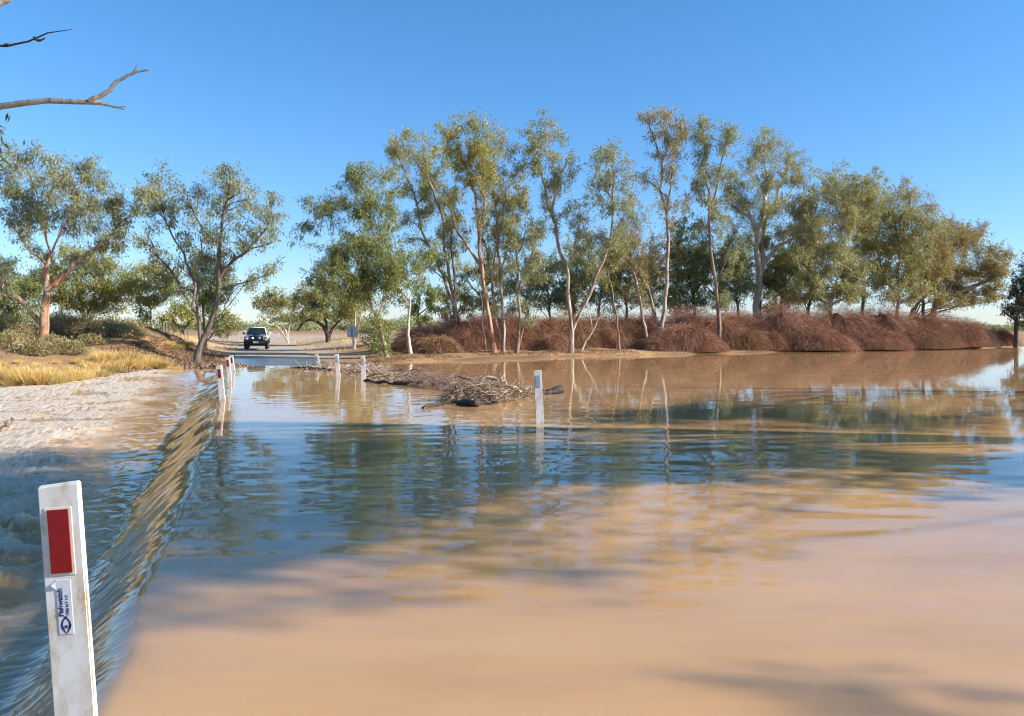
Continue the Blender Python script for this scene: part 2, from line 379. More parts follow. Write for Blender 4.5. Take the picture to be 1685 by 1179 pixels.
# pond ripples: a swell along the upstream edge of the road, small chop over the road, calm beyond
ue = (0.55 - 0.44 * (Y - 15.6)) - X          # > 0 on the road side of the right-hand posts
calm = (1 - tm) * (1 - sl_m)
q = ue * 0.92
wv = np.exp(-((q + 0.2) / 2.6) ** 2) * sst(7.5, 11, Y) * sst(30, 18, Y)
ph = pn(X * 0.30, Y * 0.45, 61) * 2.2
rip = 0.0024 * wv * (np.sin(7.0 * Y + 2.4 * X * np.sign(X - 0.5) + 3 * ph) + 0.8 * np.sin(11.0 * Y - 3.6 * X + 4 * ph))
rip += 0.0036 * wv * pn(X * 0.9, Y * 1.9, 62)
onroad = sst(-0.8, 1.0, q) * sst(5, 9, Y)
rip += onroad * (0.0022 * pn(X * 1.2, Y * 3.0, 63) + 0.0009 * pn(X * 3.0, Y * 7.0, 64))
near = sst(16, 8, Y)
rip += near * (0.0056 * pn(X * 0.8, Y * 2.2, 65) + 0.0013 * pn(X * 2.2, Y * 6.0, 66) + 0.0008 * np.sin(9 * (Y * 0.9 - X * 0.42) + 2.5 * pn(X * .5, Y * .5, 68)) * sst(-0.1, .5, pn(X * .25, Y * .3, 69)))
rip += 0.0012 * pn(X * 0.35, Y * 1.6, 67) * sst(14, 20, Y)
for px, pyy, yr in ((0.53, 15.6, 1.0), (-7.6, 20.7, 1.0)):
    rr = np.hypot(X - px, (Y - pyy)); rip += 0.005 * np.sin(rr * 11.0) * np.exp(-rr / 0.9) * yr
Z += calm * rip
na, nr = len(ang), len(rad)
ii, jj = np.meshgrid(np.arange(nr - 1), np.arange(na - 1), indexing='ij')
Q = np.stack([ii * na + jj, ii * na + jj + 1, (ii + 1) * na + jj + 1, (ii + 1) * na + jj], -1).reshape(-1, 4)
sdw = poly_sd(X, Y)
keep = (sdw.ravel()[Q].min(axis=1) < 2.5)
Q = Q[keep]; used = np.unique(Q); remap = np.full(na * nr, -1); remap[used] = np.arange(len(used))
V = np.stack([X, Y, Z], -1).reshape(-1, 3)[used]; Q = remap[Q]
m, nt, bs = new_mat("muddy_water")
fa = nd(nt, "ShaderNodeAttribute", {'attribute_name': 'foam'}).outputs['Fac']
nfo = noise(nt, coords(nt, (2.0, 5.5, 2.0)), 2.6, 8, 0.72)
fsum = nd(nt, "ShaderNodeMath", {'operation': 'MULTIPLY_ADD'}, i0=nfo, i1=1.6, i2=-0.80).outputs[0]
fsum = nd(nt, "ShaderNodeMath", {'operation': 'ADD'}, i0=fsum, i1=fa).outputs[0]
fsum = nd(nt, "ShaderNodeMapRange", Value=fsum, i1=0.10, i2=1.05, i3=0.0, i4=1.0).outputs[0]
gate = nd(nt, "ShaderNodeMapRange", Value=fa, i1=0.02, i2=0.22, i3=0.0, i4=1.0).outputs[0]
af = nd(nt, "ShaderNodeMath", {'operation': 'MULTIPLY'}, i0=fsum, i1=gate).outputs[0]
n1 = noise(nt, coords(nt, (0.35, 1.1, 1)), 0.9, 6, 0.6)
cw = ramp(nt, n1, [(0.28, (0.435, 0.238, 0.104)), (0.5, (0.495, 0.280, 0.122)), (0.74, (0.54, 0.315, 0.148))])
cw = mix(nt, nd(nt, "ShaderNodeMapRange", Value=fa, i1=0.0, i2=0.7, i3=0.0, i4=0.8).outputs[0], cw, (0.66, 0.52, 0.37))
nf = noise(nt, coords(nt), 14, 4)
cf = ramp(nt, nf, [(0.3, (0.61, 0.47, 0.33)), (0.7, (0.78, 0.68, 0.55))])
nt.links.new(mix(nt, af, cw, cf), bs.inputs['Base Color'])
ra = nd(nt, "ShaderNodeMapRange", Value=af, i1=0.0, i2=0.8, i3=0.035, i4=0.55).outputs[0]
rb = nd(nt, "ShaderNodeMapRange", Value=nd(nt, "ShaderNodeAttribute", {'attribute_name': 'churn'}).outputs['Fac'], i1=0.0, i2=1.0, i3=0.0, i4=0.16).outputs[0]
nt.links.new(nd(nt, "ShaderNodeMath", {'operation': 'ADD'}, i0=ra, i1=rb).outputs[0], bs.inputs['Roughness'])
bs.inputs['IOR'].default_value = 1.33
tb = nd(nt, "ShaderNodeAttribute", {'attribute_name': 'churn'}).outputs['Fac']
nch = noise(nt, coords(nt, (3.2, 6.5, 3)), 3.0, 6, 0.68)
hb = nd(nt, "ShaderNodeMath", {'operation': 'MULTIPLY_ADD'}, i0=nfo, i1=fa, i2=nd(nt, "ShaderNodeMath", {'operation': 'MULTIPLY'}, i0=nch, i1=tb).outputs[0]).outputs[0]
bump(nt, bs, hb, 0.8, 0.11)
bs.subsurface_method = 'BURLEY'                       # light spreads through the silty water
bs.inputs['Subsurface Weight'].default_value = 0.85; bs.inputs['Subsurface Radius'].default_value = (1.0, 0.75, 0.5); bs.inputs['Subsurface Scale'].default_value = 0.28
tag(mesh_np("water", V, Q, mat=m, smooth=True, attrs={'foam': foam.ravel()[used], 'churn': (tm * sst(24, 12, Y)).ravel()[used]}), kind='structure')

# ------------------------------------------------------------------ trees
def leaves_at(rng, c, L, w, droop):
    n = len(c)
    a = rng.normal(size=(n, 3)) * 0.75; a[:, 2] -= droop; a /= np.linalg.norm(a, axis=1, keepdims=True)
    b = np.cross(a, rng.normal(size=(n, 3))); b /= np.linalg.norm(b, axis=1, keepdims=True) + 1e-9
    l = (L * rng.uniform(0.7, 1.3, n))[:, None]; ww = (w * rng.uniform(0.7, 1.3, n))[:, None]
    V = np.stack([c, c + a * l * 0.45 + b * ww, c + a * l, c + a * l * 0.45 - b * ww], 1).reshape(-1, 3)
    Q = np.arange(n * 4).reshape(n, 4); return V, Q, np.repeat(rng.uniform(0, 1, n), 4)

SEED = [100]
def build_tree(name, label, limbs, rads, clumps, leaf, bark, L=0.175, w=0.025, lai=1.3, group=None, droop=0.9, spread=0.19, cat="tree", crown=True, per=26, brs=1.0):
    SEED[0] += 1; rng = np.random.default_rng(SEED[0])
    base = limbs[0][0]; root = thing(name, label, cat, tuple(base), group)
    ac = Acc(); samp = []; sr = []
    n = 18
    LP = np.array([resample(l, n) for l in limbs]) - base
    LR = np.array([np.linspace(1, 0, n) ** 0.8 * (a - b) + b for a, b in rads])
    for i in range(len(limbs)):                                     # slight crookedness and root flare
        ln = np.linalg.norm(LP[i, -1] - LP[i, 0]); t = np.linspace(0, 1, n)[:, None]
        wob = np.stack([pn(np.arange(n) * 0.55 + 7 * i, np.full(n, SEED[0] * 1.3 + k * 9.1), 70 + k) for k in range(3)], 1)
        LP[i] += wob * np.minimum(t, 0.2) * 5 * 0.012 * ln
    LR[0] *= 1 + 0.35 * np.exp(-np.linspace(0, 1, n) / 0.06)
    V, Q = tubes(LP, LR, 9); ac.add(V, Q)
    samp = LP.reshape(-1, 3); sr = LR.reshape(-1)
    hd = np.gradient(LP, axis=1); hd /= np.linalg.norm(hd, axis=2, keepdims=True) + 1e-9; hd = hd.reshape(-1, 3)
    LC = []
    B, BR, Tw, TR = [], [], [], []
    for (c, r) in clumps:
        c = np.asarray(c) - base; r = np.asarray(r)
        dv = samp - c; dist = np.linalg.norm(dv, axis=1)
        area = math.pi * r[0] * r[2]; nl = int(lai * area / (L * w)); nb = int(np.clip(2 + area * 0.8, 3, 7)); r = r * 1.1
        ntp = max(3, nl // per // nb)
        for j in range(nb):
            u = rng.normal(size=3); u /= np.linalg.norm(u); sub = c + u * r * rng.uniform(0.15, 0.75)
            dj = np.linalg.norm(samp - sub, axis=1)
            cost = dj * rng.uniform(0.85, 1.15, len(dj)) + 1.4 * np.maximum(0, samp[:, 2] - sub[2] + 0.55 * dj) + 0.02 / (sr + 0.01)
            k = int(np.argmin(cost)); s0 = samp[k]; ln = max(dj[k], 0.3)
            to = (sub - s0) / ln; md = hd[k] * 0.55 + to * 0.45 + rng.normal(size=3) * 0.12
            br = resample([s0, s0 + md * ln * 0.38, s0 + md * ln * 0.38 + (sub - s0 - md * ln * 0.38) * 0.55 + rng.normal(size=3) * 0.06 * ln, sub], 9)
            r0 = min(0.62 * sr[k], (0.012 + 0.010 * ln) * brs)
            B.append(br); BR.append(np.linspace(r0, 0.007, 9))
            bi = rng.integers(4, 9, ntp); pi = br[bi]
            fl = rng.normal(size=(ntp, 3)) * 0.52 * r * np.array([1, 1, 0.85]); fl[:, 2] += 0.18 * r[2]
            tips = pi * 0.45 + sub * 0.55 + fl
            e = (tips - c) / r; en = np.linalg.norm(e, axis=1, keepdims=True); tips = c + (tips - c) * np.minimum(1, 1.25 / np.maximum(en, 1e-6))
            g = pn(tips[:, 0] * 1.3 + SEED[0], tips[:, 2] * 1.3 + tips[:, 1] * 0.9, 90) > -0.42
            if g.sum() >= 2: tips = tips[g]; pi = pi[g]
            m_ = len(tips)
            md2 = pi * 0.5 + tips * 0.5 + rng.normal(size=(m_, 3)) * 0.08 * r.mean() + np.array([0, 0, 0.08]) * r[2]
            q = np.linspace(0, 1, 5)[None, :, None]
            Tw.append((1 - q) ** 2 * pi[:, None] + 2 * q * (1 - q) * md2[:, None] + q * q * tips[:, None])
            TR.append(np.repeat(np.linspace(0.0075, 0.003, 5)[None], m_, 0) * rng.uniform(0.7, 1.3, (m_, 1)) * (L / 0.17))
            n_ = nl // nb
            if n_ > 0:
                ti = rng.integers(0, m_, n_); tq = rng.uniform(0.35, 1.06, n_)[:, None]
                p = (1 - tq) ** 2 * pi[ti] + 2 * tq * (1 - tq) * md2[ti] + tq * tq * tips[ti]
                p = p + rng.normal(size=(n_, 3)) * spread * 0.55; p[:, 2] -= np.abs(rng.normal(size=n_)) * spread * 0.8
                LC.append(p)
    if B:
        V, Q = tubes(np.array(B), np.array(BR), 5); ac.add(V, Q)
        V, Q = tubes(np.concatenate(Tw), np.concatenate(TR), 3); ac.add(V, Q)
    V, Q, _ = ac.get()
    mesh_np("trunk", V, Q, mat=BARK[bark], parent=root, smooth=True)
    if crown and LC:
        V, Q, t = leaves_at(rng, np.concatenate(LC), L, w, droop)
        mesh_np("crown", V, Q, mat=LEAF[leaf], parent=root, attrs={'tint': t})
    return root

def tree(name, label, limbs, clumps, leaf='olive', bark='cream', Y=None, depth=0.5, group=None, taper=0.22, rs=0.60, lm=1.38, **kw):
    """limbs: [half-width px, x, y, x, y, ...] traced on the photo, set at distance Y; clumps: (x, y, rx, ry)."""
    rng = np.random.default_rng(SEED[0] * 7 + 3)
    bx, by = limbs[0][1], limbs[0][2]
    if Y is None: Y = ground_hit(bx, by)
    sc = Y / F
    L3, RD, px = [], [], []
    hw = 0.5 * (max(c[0] + c[2] for c in clumps) - min(c[0] - c[2] for c in clumps)) * sc if clumps else 1.0
    for i, l in enumerate(limbs):
        r0 = l[0] * sc; p = np.array(l[1:], float).reshape(-1, 2); n = len(p)
        ln = np.linalg.norm(np.diff(p, axis=0), axis=1).sum() * sc
        y0 = Y; attach = None
        if i:
            dd = [(np.hypot(*(q[0] - p[0])), q[1], q[2]) for q in px]
            b = min(dd, key=lambda z: z[0])
            if b[0] < 14: y0 = b[1][1]; attach = b
        dy = (rng.uniform(-1, 1) * depth * 0.35 * ln) if (i or len(limbs) == 1) else rng.uniform(-.3, .3)
        yy = y0 + dy * np.linspace(0, 1, n) ** 1.3
        q3 = np.array([P(a[0], a[1], yv) for a, yv in zip(p, yy)])
        if attach is not None: q3[0] = attach[1]; r0 = min(r0, attach[2] * 0.95)
        else:
            gz = float(height(q3[0][0], q3[0][1]))
            if i == 0 and abs(gz - q3[0][2]) > 0.02: q3 = np.vstack([[q3[0][0], q3[0][1], min(gz, q3[0][2]) - 0.05], q3]) if gz < q3[0][2] - 0.05 else q3
            q3[0][2] -= 0.15
        L3.append(q3); r1 = max(r0 * taper, 0.012); RD.append((r0 * rs, r1 * rs))
        n2 = 18; rs3 = resample(q3, n2); rr = np.linspace(1, 0, n2) ** 0.8 * (r0 - r1) + r1
        for k in range(n2):
            pxk = np.array([rs3[k][0] / rs3[k][1] * F + CX, HY + (H - rs3[k][2]) / rs3[k][1] * F]); px.append((pxk, rs3[k], rr[k]))
    if clumps and kw.pop('along', True):
        clumps = list(clumps)
        for i, l in enumerate(limbs):
            p = np.array(l[1:], float).reshape(-1, 2); L_ = np.linalg.norm(np.diff(p, axis=0), axis=1).sum()
            t0 = 0.55 if i == 0 else 0.35
            for q in np.arange(t0, 1.0, 26.0 / max(L_, 30)):
                k = q * (len(p) - 1); a = int(k); b = min(a + 1, len(p) - 1); c = p[a] + (p[b] - p[a]) * (k - a)
                if c[1] < 520: clumps.append((c[0] + rng.normal() * 9, c[1] - 6 + rng.normal() * 7, rng.uniform(10, 17), rng.uniform(11, 20)))
    C3 = []
    pts = np.array([q[0] for q in px]); p3 = np.array([q[1] for q in px])
    for (x, y, rx, ry) in clumps:
        k = int(np.argmin(np.hypot(pts[:, 0] - x, pts[:, 1] - y)))
        yc = p3[k][1] + rng.uniform(-1, 1) * depth * min(hw, 2.6) * 0.8
        r = np.array([rx, 0.5 * (rx + ry), ry]) * sc
        C3.append((P(x, y, yc), r))
    kw['lai'] = kw.get('lai', 1.3) * lm
    return build_tree(name, label, L3, RD, C3, leaf, bark, group=group, **kw)

GB = "gums on the right pond bank"
GL = "gums on the left bank"
GF = "trees on the plain behind"
# --- left bank
tree("gum_tree", "tall gum with orange and white trunk rising from scrub on left bank",
    [[8.5, 71,560, 73,530, 75,500, 76.5,478, 76,458, 76,439, 84,420], [5.5, 77,480, 101,457, 120,438, 142,420, 168,400, 190,378, 209,360, 239,334],
     [4.5, 84,421, 76,392, 71,364, 60,338, 40,326, 22,323, 0,308], [5, 84,420, 93,394, 108,368, 118,348, 127,323, 140,275], [3, 77,392, 72,365, 62,325, 50,290],
     [3.2, 108,368, 130,355, 150,335, 165,312], [5, 64,535, 50,515, 37,498, 18,484, -4,478, -30,460], [3, 10,480, 4,470, 7,440], [2.6, 150,414, 172,410, 190,402, 206,405],
     [2.5, 76,440, 62,422, 45,410, 32,385, 28,370], [2.2, 190,378, 186,355, 196,330]],
    [(55,262,45,26), (28,282,30,26), (70,300,40,30), (92,262,20,16), (142,272,24,22), (165,287,24,16), (118,312,34,30), (150,335,36,26), (186,325,28,20), (190,345,22,16),
     (236,312,32,20), (216,338,22,16), (250,318,18,16), (20,345,30,24), (50,348,32,24), (14,318,24,20), (160,375,34,18), (128,362,28,20), (192,402,16,7), (85,345,28,24), (34,378,22,16), (110,285,18,16), (200,362,22,12), (175,395,18,8)],
    leaf='grey', bark='orange', group=GL, lai=1.15, rs=1.0)
tree("gum_tree", "slender gum forking into dark limbs beside the road end, left of the car",
    [[9, 323,597, 328,573, 338,548, 347,528, 358,487, 360,457, 362,409, 367,368, 373,330, 377,293], [5, 360,458, 373,439, 392,424, 410,409, 440,372, 448,338],
     [3, 358,478, 376,472, 395,467, 429,457, 448,446], [6, 329,560, 326,520, 317,510, 298,472, 280,446, 268,431, 254,412, 239,379], [4, 318,512, 320,468, 310,440, 302,416, 283,386, 268,349, 262,300],
     [3.5, 363,410, 345,390, 328,368, 313,338, 308,318], [4, 326,520, 325,490, 326,455, 332,420, 330,390], [2.6, 372,330, 392,318, 402,300], [2.6, 347,530, 366,515, 372,498, 385,480], [2.6, 410,409, 430,405, 452,398]],
    [(262,295,18,34), (276,330,30,26), (252,350,22,24), (240,392,20,18), (292,352,22,26), (340,318,22,26), (376,290,32,24), (362,272,18,12), (350,345,26,24), (402,330,28,26), (432,356,28,24),
     (456,330,18,18), (442,396,22,18), (450,432,18,12), (402,380,26,22), (310,396,22,24), (264,420,18,12), (360,395,28,24), (422,462,24,10), (390,300,20,18), (420,318,16,18), (330,362,18,16), (286,300,10,16), (312,330,14,18), (380,470,16,12)],
    leaf='grey', bark='grey', group=GL, lai=0.85, depth=0.6, rs=0.56)  # dark bark tone stands in for the shade on this gum's trunk
tree("coolibah_tree", "broad low olive tree spreading right behind the orange trunked gum",
    [[7, 140,548, 138,520, 134,500, 128,480], [4, 138,525, 155,500, 175,485, 200,478], [4, 136,515, 118,498, 100,490, 82,484], [3, 150,505, 160,470, 172,450], [3, 100,490, 92,470, 60,460]],
    [(95,440,30,24), (130,425,38,24), (165,440,42,26), (205,455,36,22), (180,475,44,22), (120,465,44,24), (75,460,34,24), (60,480,30,20), (215,480,34,18), (150,500,40,18), (105,495,34,16), (190,505,34,16), (230,465,22,18), (110,408,26,16)],
    leaf='yellow', bark='cream', Y=62, group=GF, L=.20, w=.032, lai=1.5)
tree("coolibah_tree", "dark olive tree at far left edge behind the orange trunked gum",
    [[6, 10,552, 12,520, 8,490], [4, 12,520, 35,495, 50,480], [4, 10,510, -10,490, -30,480]],
    [(10,430,28,22), (25,455,34,24), (-10,460,34,28), (45,480,32,20), (10,490,40,24), (-20,500,34,22), (35,510,30,16), (15,525,28,12)],
    leaf='deep', bark='grey', Y=58, group=GF, L=.20, w=.032, lai=1.5)
tree("coolibah_tree", "pale trunked tree with rounded yellow green crown left of the small fence",
    [[4.5, 256,558, 250,535, 248,515, 247,500], [2.6, 249,530, 238,512, 222,506], [2.2, 248,512, 262,498, 275,492]],
    [(240,470,32,18), (268,462,24,18), (250,440,36,20), (222,455,24,18), (285,478,20,14), (262,492,30,12), (235,492,24,10), (275,445,18,14)],
    leaf='yellow', bark='white', Y=60, group=GF, L=.20, w=.032, lai=1.6)
tree("coolibah_tree", "small dark limbed bending tree behind the fence, left of the road gum",
    [[4, 302,560, 300,545, 292,535, 280,528], [3, 300,548, 308,535, 318,525], [2.5, 283,529, 268,525, 260,530]],
    [(290,515,28,14), (312,518,22,14), (270,518,24,12), (300,500,26,12), (325,528,14,12), (283,535,22,8)],
    leaf='yellow', bark='dark', Y=72, group=GF, L=.24, w=.04, lai=1.6)
tree("coolibah_tree", "dense green tree seen through the fork of the road gum",
    [[5, 338,560, 335,530, 333,500, 330,470], [3, 334,510, 345,490, 360,470]],
    [(325,440,24,20), (348,432,24,18), (322,465,24,20), (352,460,26,20), (372,445,20,18), (330,490,22,16), (358,490,22,16), (375,470,16,14), (340,412,18,14)],
    leaf='deep', bark='brown', Y=58, group=GF, L=.18, w=.030, lai=1.5)
tree("coolibah_tree", "bright yellow green low tree just left of the car",
    [[3.5, 339,565, 342,545, 350,530], [2.2, 343,545, 360,528, 372,524]],
    [(365,520,22,12), (382,528,16,14), (350,510,18,12), (375,540,16,10), (388,540,10,10), (352,530,14,10)],
    leaf='yellow', bark='cream', Y=80, group=GF, L=.26, w=.045, lai=1.7)
# --- right of the car, beyond the road
tree("coolibah_tree", "pale leaning stems under a rounded olive crown right of the car",
    [[3.6, 474,564, 466,550, 456,537, 448,525], [2.8, 474,563, 470,545, 463,530, 460,515], [2.4, 476,563, 475,545, 478,530]],
    [(440,500,26,18), (468,490,28,18), (455,515,26,12), (485,505,22,18), (425,490,14,10), (478,525,18,10), (450,478,20,10)],
    leaf='olive', bark='white', Y=82, group=GF, L=.26, w=.045, lai=1.7)
tree("coolibah_tree", "wide dark tree with low arching limbs behind the two panel sign",
    [[7, 540,562, 538,548, 530,535, 515,527, 500,530, 490,545], [5, 540,560, 545,545, 555,532, 568,520], [4, 539,552, 536,530, 530,510, 520,490]],
    [(510,495,32,20), (540,485,32,20), (570,490,28,20), (500,515,30,14), (530,515,34,14), (565,515,30,14), (590,505,22,20), (520,470,26,14), (555,465,24,16), (490,485,20,14), (585,480,22,18)],
    leaf='olive', bark='dark', Y=76, group=GF, L=.24, w=.04, lai=1.8)
tree("gum_tree", "thin twin stemmed gum standing right behind the two panel sign",
    [[4.2, 583,568, 584,545, 584,523, 582,500, 580,470], [2.6, 588,555, 592,530, 594,503, 600,480], [2.2, 580,548, 574,520, 571,505]],
    [(580,475,26,16), (605,470,24,16), (590,450,26,14), (565,490,18,12), (612,490,16,12)],
    leaf='yellow', bark='cream', Y=60, group=GF, L=.2, w=.03, lai=1.4)
# --- right bank row
tree("gum_tree", "leaning dense green gum with low skirt of leaves at the road edge",
    [[6, 637,588, 631,558, 619,519, 608,492, 596,472, 584,460, 560,440, 545,425], [4.5, 608,493, 602,465, 598,441, 592,410], [3.5, 619,520, 632,495, 640,470, 650,448], [3, 584,460, 560,455, 535,445]],
    [(592,392,34,22), (565,405,30,22), (620,410,34,26), (548,430,32,22), (590,430,36,24), (628,440,30,24), (525,440,22,16), (560,455,30,18), (600,465,32,20), (640,462,26,22), (655,435,22,22), (510,455,18,14), (576,482,26,14), (540,470,24,14),
     (622,545,18,16), (640,555,14,18), (608,560,16,16), (630,570,18,10), (622,520,16,14), (645,530,12,14), (600,540,12,12)],
    leaf='deep', bark='cream', group=GB, lai=1.55)
tree("gum_tree", "white footed gum whose dark crown leans far left over the road",
    [[6, 676,583, 672,557, 672,533, 674,510, 675,488], [4.5, 674,500, 665,485, 656,473, 639,438, 624,408, 612,386, 604,347, 588,316, 575,289], [4, 675,490, 682,479, 693,460, 706,432, 712,410], [3, 675,480, 668,462, 661,449, 652,430],
     [3.2, 612,386, 590,360, 565,345, 540,335, 515,345], [2.5, 625,410, 640,385, 648,350, 640,320]],
    [(584,270,18,18), (602,292,30,22), (618,318,30,26), (574,298,22,18), (628,288,20,18), (638,352,22,28), (600,345,28,24), (558,328,28,18), (516,335,24,16), (532,355,28,18), (504,380,24,16), (484,395,16,12), (610,370,24,16), (645,385,18,18),
     (668,418,28,22), (694,428,22,18), (712,415,16,16), (684,462,20,12), (650,440,18,14), (640,330,14,16), (545,372,18,12), (655,470,14,14)],
    leaf='deep', bark='white', group=GB, lai=1.2)
tree("gum_tree", "pair of gum stems crossing into a V, the right one leaning left",
    [[6, 753,577, 750,538, 747,492, 739,458, 737,430, 732,404, 730,378, 726,347, 709,308, 690,277, 674,238], [3.5, 747,492, 748,470, 747,451, 744,425, 742,404, 745,370, 742,330],
     [5.5, 773.5,585, 762,548, 749,509, 738,481, 729,455, 719,432, 710,417, 694,378, 686,343, 674,300, 658,265, 647,238], [2.5, 686,343, 700,320, 712,300, 716,280], [2.2, 726,347, 740,320, 752,300], [2, 729,455, 712,445, 698,440]],
    [(655,230,24,16), (640,248,16,16), (690,224,26,14), (664,262,22,20), (700,258,28,26), (722,296,30,22), (690,308,24,22), (732,336,24,22), (660,315,16,14), (742,380,22,20), (672,362,22,16), (752,408,18,14), (702,348,16,16), (722,235,20,16), (740,268,16,16), (700,395,18,14), (760,355,14,12), (668,395,16,12), (640,285,12,14)],
    leaf='yellow', bark='cream', group=GB, lai=1.0)
tree("gum_tree", "orange barked tall gum with broad left limb and golden crown",
    [[7, 814.5,581, 807,538, 802,496, 796,462, 792,427, 789,380, 785,355, 779,316, 764,277, 755,255, 748,238], [4.5, 793,440, 779,421, 764,397, 751,380, 745,355, 737,335], [4, 790,385, 794,360, 797,324, 793,293, 788,260, 778,225], [2.6, 779,316, 770,290, 770,255, 775,220], [2.2, 797,324, 808,300, 812,275]],
    [(770,190,24,11), (758,205,32,18), (790,212,26,20), (742,226,18,14), (782,242,30,20), (755,258,26,18), (800,262,26,20), (730,242,20,18), (760,295,20,16), (786,300,16,20), (812,285,18,18), (745,282,16,16), (740,330,14,14), (725,210,12,12)],
    leaf='yellow', bark='orange', group=GB, lai=0.95)
tree("gum_tree", "cluster of three straight pale stems beside the orange barked gum",
    [[5, 828.5,579, 829,548, 827,501, 824,451, 820,417, 817,389, 816,336, 803,289, 800,262], [3, 824,452, 831,423, 838,384, 846,350, 850,320], [5, 826,560, 818,537, 813,501, 809,460, 801.5,417, 794,386, 800,350], [2.4, 810,460, 816,412, 822,380, 828,340, 832,300]],
    [(830,230,26,16), (815,252,22,16), (846,250,18,16), (838,285,30,20), (858,308,18,20), (820,312,22,20), (846,330,26,16), (852,358,18,16), (806,280,16,14), (835,365,16,14), (815,350,14,16), (838,400,14,14)],
    leaf='olive', bark='cream', group=GB, lai=1.05)
tree("gum_tree", "forked brown gum with grey green tips left of the tallest thin trees",
    [[5, 850,581, 855,538, 854,501, 851,470, 852,436, 848,408, 841,384, 832,355], [3.5, 852,475, 867,451, 874,427, 878,404, 884,365], [3, 856,581, 861,540, 868,505], [2.4, 850,425, 862,395, 866,350]],
    [(866,330,20,22), (845,375,20,20), (882,385,22,24), (872,425,26,20), (896,368,16,18), (858,398,20,18), (890,420,16,16), (838,345,16,14), (870,455,20,14), (862,500,18,12), (875,525,16,14), (895,455,14,14)],
    leaf='grey', bark='brown', group=GB, lai=0.95)
tree("gum_tree", "tall gum forking low into two wide stems with airy grey crowns",
    [[6.5, 939.5,581, 941,555, 942,537, 937.5,492, 932,441, 920,402, 910,363, 898.5,328, 893,293, 883,258, 873,230], [5, 942,535, 952,520, 965,499, 984,449, 1000,410, 1006,378, 1008,324, 1012,289, 1000,262],
     [3.4, 910,363, 912,330, 912,304, 908,265, 898,226], [2.6, 912,315, 918,297, 928,278, 934,258], [2.6, 1003,395, 1016,375, 1027,355, 1047,308], [2.6, 932,441, 945,420, 948,390, 955,360], [2.2, 1008,330, 990,300, 985,275], [2, 893,293, 882,275, 876,250]],
    [(896,198,24,14), (870,214,18,11), (908,214,30,16), (926,230,18,18), (884,238,20,14), (906,262,26,20), (936,278,18,20), (880,272,12,16), (922,308,20,18), (900,338,16,16), (930,342,16,20), (952,328,14,12),
     (1000,240,30,14), (988,258,26,20), (1022,264,22,20), (1000,296,30,24), (1032,288,18,20), (984,328,20,20), (1012,342,26,20), (1042,320,18,16), (974,385,26,22), (1002,396,22,18), (960,358,16,16), (1052,350,18,16), (955,410,16,14), (1020,380,18,16), (945,375,12,14)],
    leaf='grey', bark='cream', group=GB, lai=0.85)
tree("gum_sapling", "thin straight sapling between the forked gum and the twin trunks",
    [[3, 1019.5,578, 1015,531, 1010,496, 1002,453, 1000,425, 1004,400], [1.6, 1003,455, 1012,430, 1018,405]],
    [(1004,420,16,16), (1018,402,14,14), (995,440,12,12)], leaf='olive', bark='brown', group=GB, lai=0.9)
tree("dead_sapling", "leaning bare white sapling right of the low forked gum",
    [[3, 955,579, 964,562, 975,546, 986,523, 993,516, 1001,511], [2.2, 974,548, 973,530, 968,510, 966,495], [1.5, 990,518, 1003,506, 1012,498]], [], bark='white', group=GB)
tree("dead_sapling", "leaning grey dead pole among the dark bushes behind the pond",
    [[2.2, 797,562, 785,535, 768,510, 751,487], [1.4, 770,512, 774,500, 775,492]], [], bark='grey', group=GB)
tree("dead_sapling", "thin bare upright sapling left of the orange barked gum",
    [[2.4, 801.5,581, 797,555, 794,529, 792,496, 783,458, 775,440], [1.3, 792,496, 798,475, 800,460]], [], bark='brown', group=GB)
tree("gum_tree", "tallest thin gum with two trunks joined at the foot and sparse crown",
    [[6.5, 1084,573, 1090,523, 1097.5,472, 1099.5,413, 1099,378, 1095.5,343, 1088,308, 1090,273, 1078,238, 1070,205], [5, 1068,575, 1060,535, 1053,492, 1045,456, 1035,417, 1027,394, 1020,370], [4, 1080,545, 1076,510, 1066,472, 1053,449],
     [3.4, 1097,355, 1105,296, 1109,257, 1113,218, 1112,195], [2.6, 1092,324, 1074,304, 1060,292, 1047,281], [2.4, 1099,385, 1112,372, 1125,352, 1140,332], [2.2, 1090,273, 1098,240, 1098,205], [2, 1109,257, 1122,250, 1130,235], [2.4, 1045,456, 1055,430, 1062,405]],
    [(1075,192,24,13), (1060,188,14,12), (1096,188,30,15), (1118,208,26,18), (1080,222,20,18), (1106,238,26,20), (1072,256,14,14), (1122,268,18,18), (1110,298,16,16), (1064,290,18,12), (1086,330,12,14), (1112,338,16,16), (1054,328,16,14), (1136,330,16,12),
     (1050,390,26,26), (1038,428,20,18), (1074,400,18,22), (1060,360,18,18), (1025,400,16,18), (1060,440,16,16)],
    leaf='bronze', bark='cream', group=GB, lai=0.62)
tree("gum_tree", "slim crooked dark gum with narrow crown left of the white trunk",
    [[5.5, 1181,575, 1185,542, 1179.5,503, 1175.5,464, 1170,425, 1166,378, 1166,339, 1164,308, 1156,273, 1160,238, 1155,212], [3.2, 1168,360, 1176,325, 1183,289, 1191,250, 1198,225], [2, 1176,466, 1190,440, 1198,415], [2, 1183,530, 1195,510, 1200,490], [2, 1166,340, 1150,320, 1146,295]],
    [(1160,195,18,11), (1166,208,26,16), (1196,220,20,18), (1154,228,14,16), (1190,243,18,20), (1160,268,16,16), (1176,290,18,18), (1200,282,16,16), (1170,330,16,18), (1192,350,18,20), (1150,300,12,14), (1160,365,16,16), (1190,385,16,16), (1205,330,12,14), (1140,225,10,12)],
    leaf='grey', bark='brown', group=GB, lai=0.95)
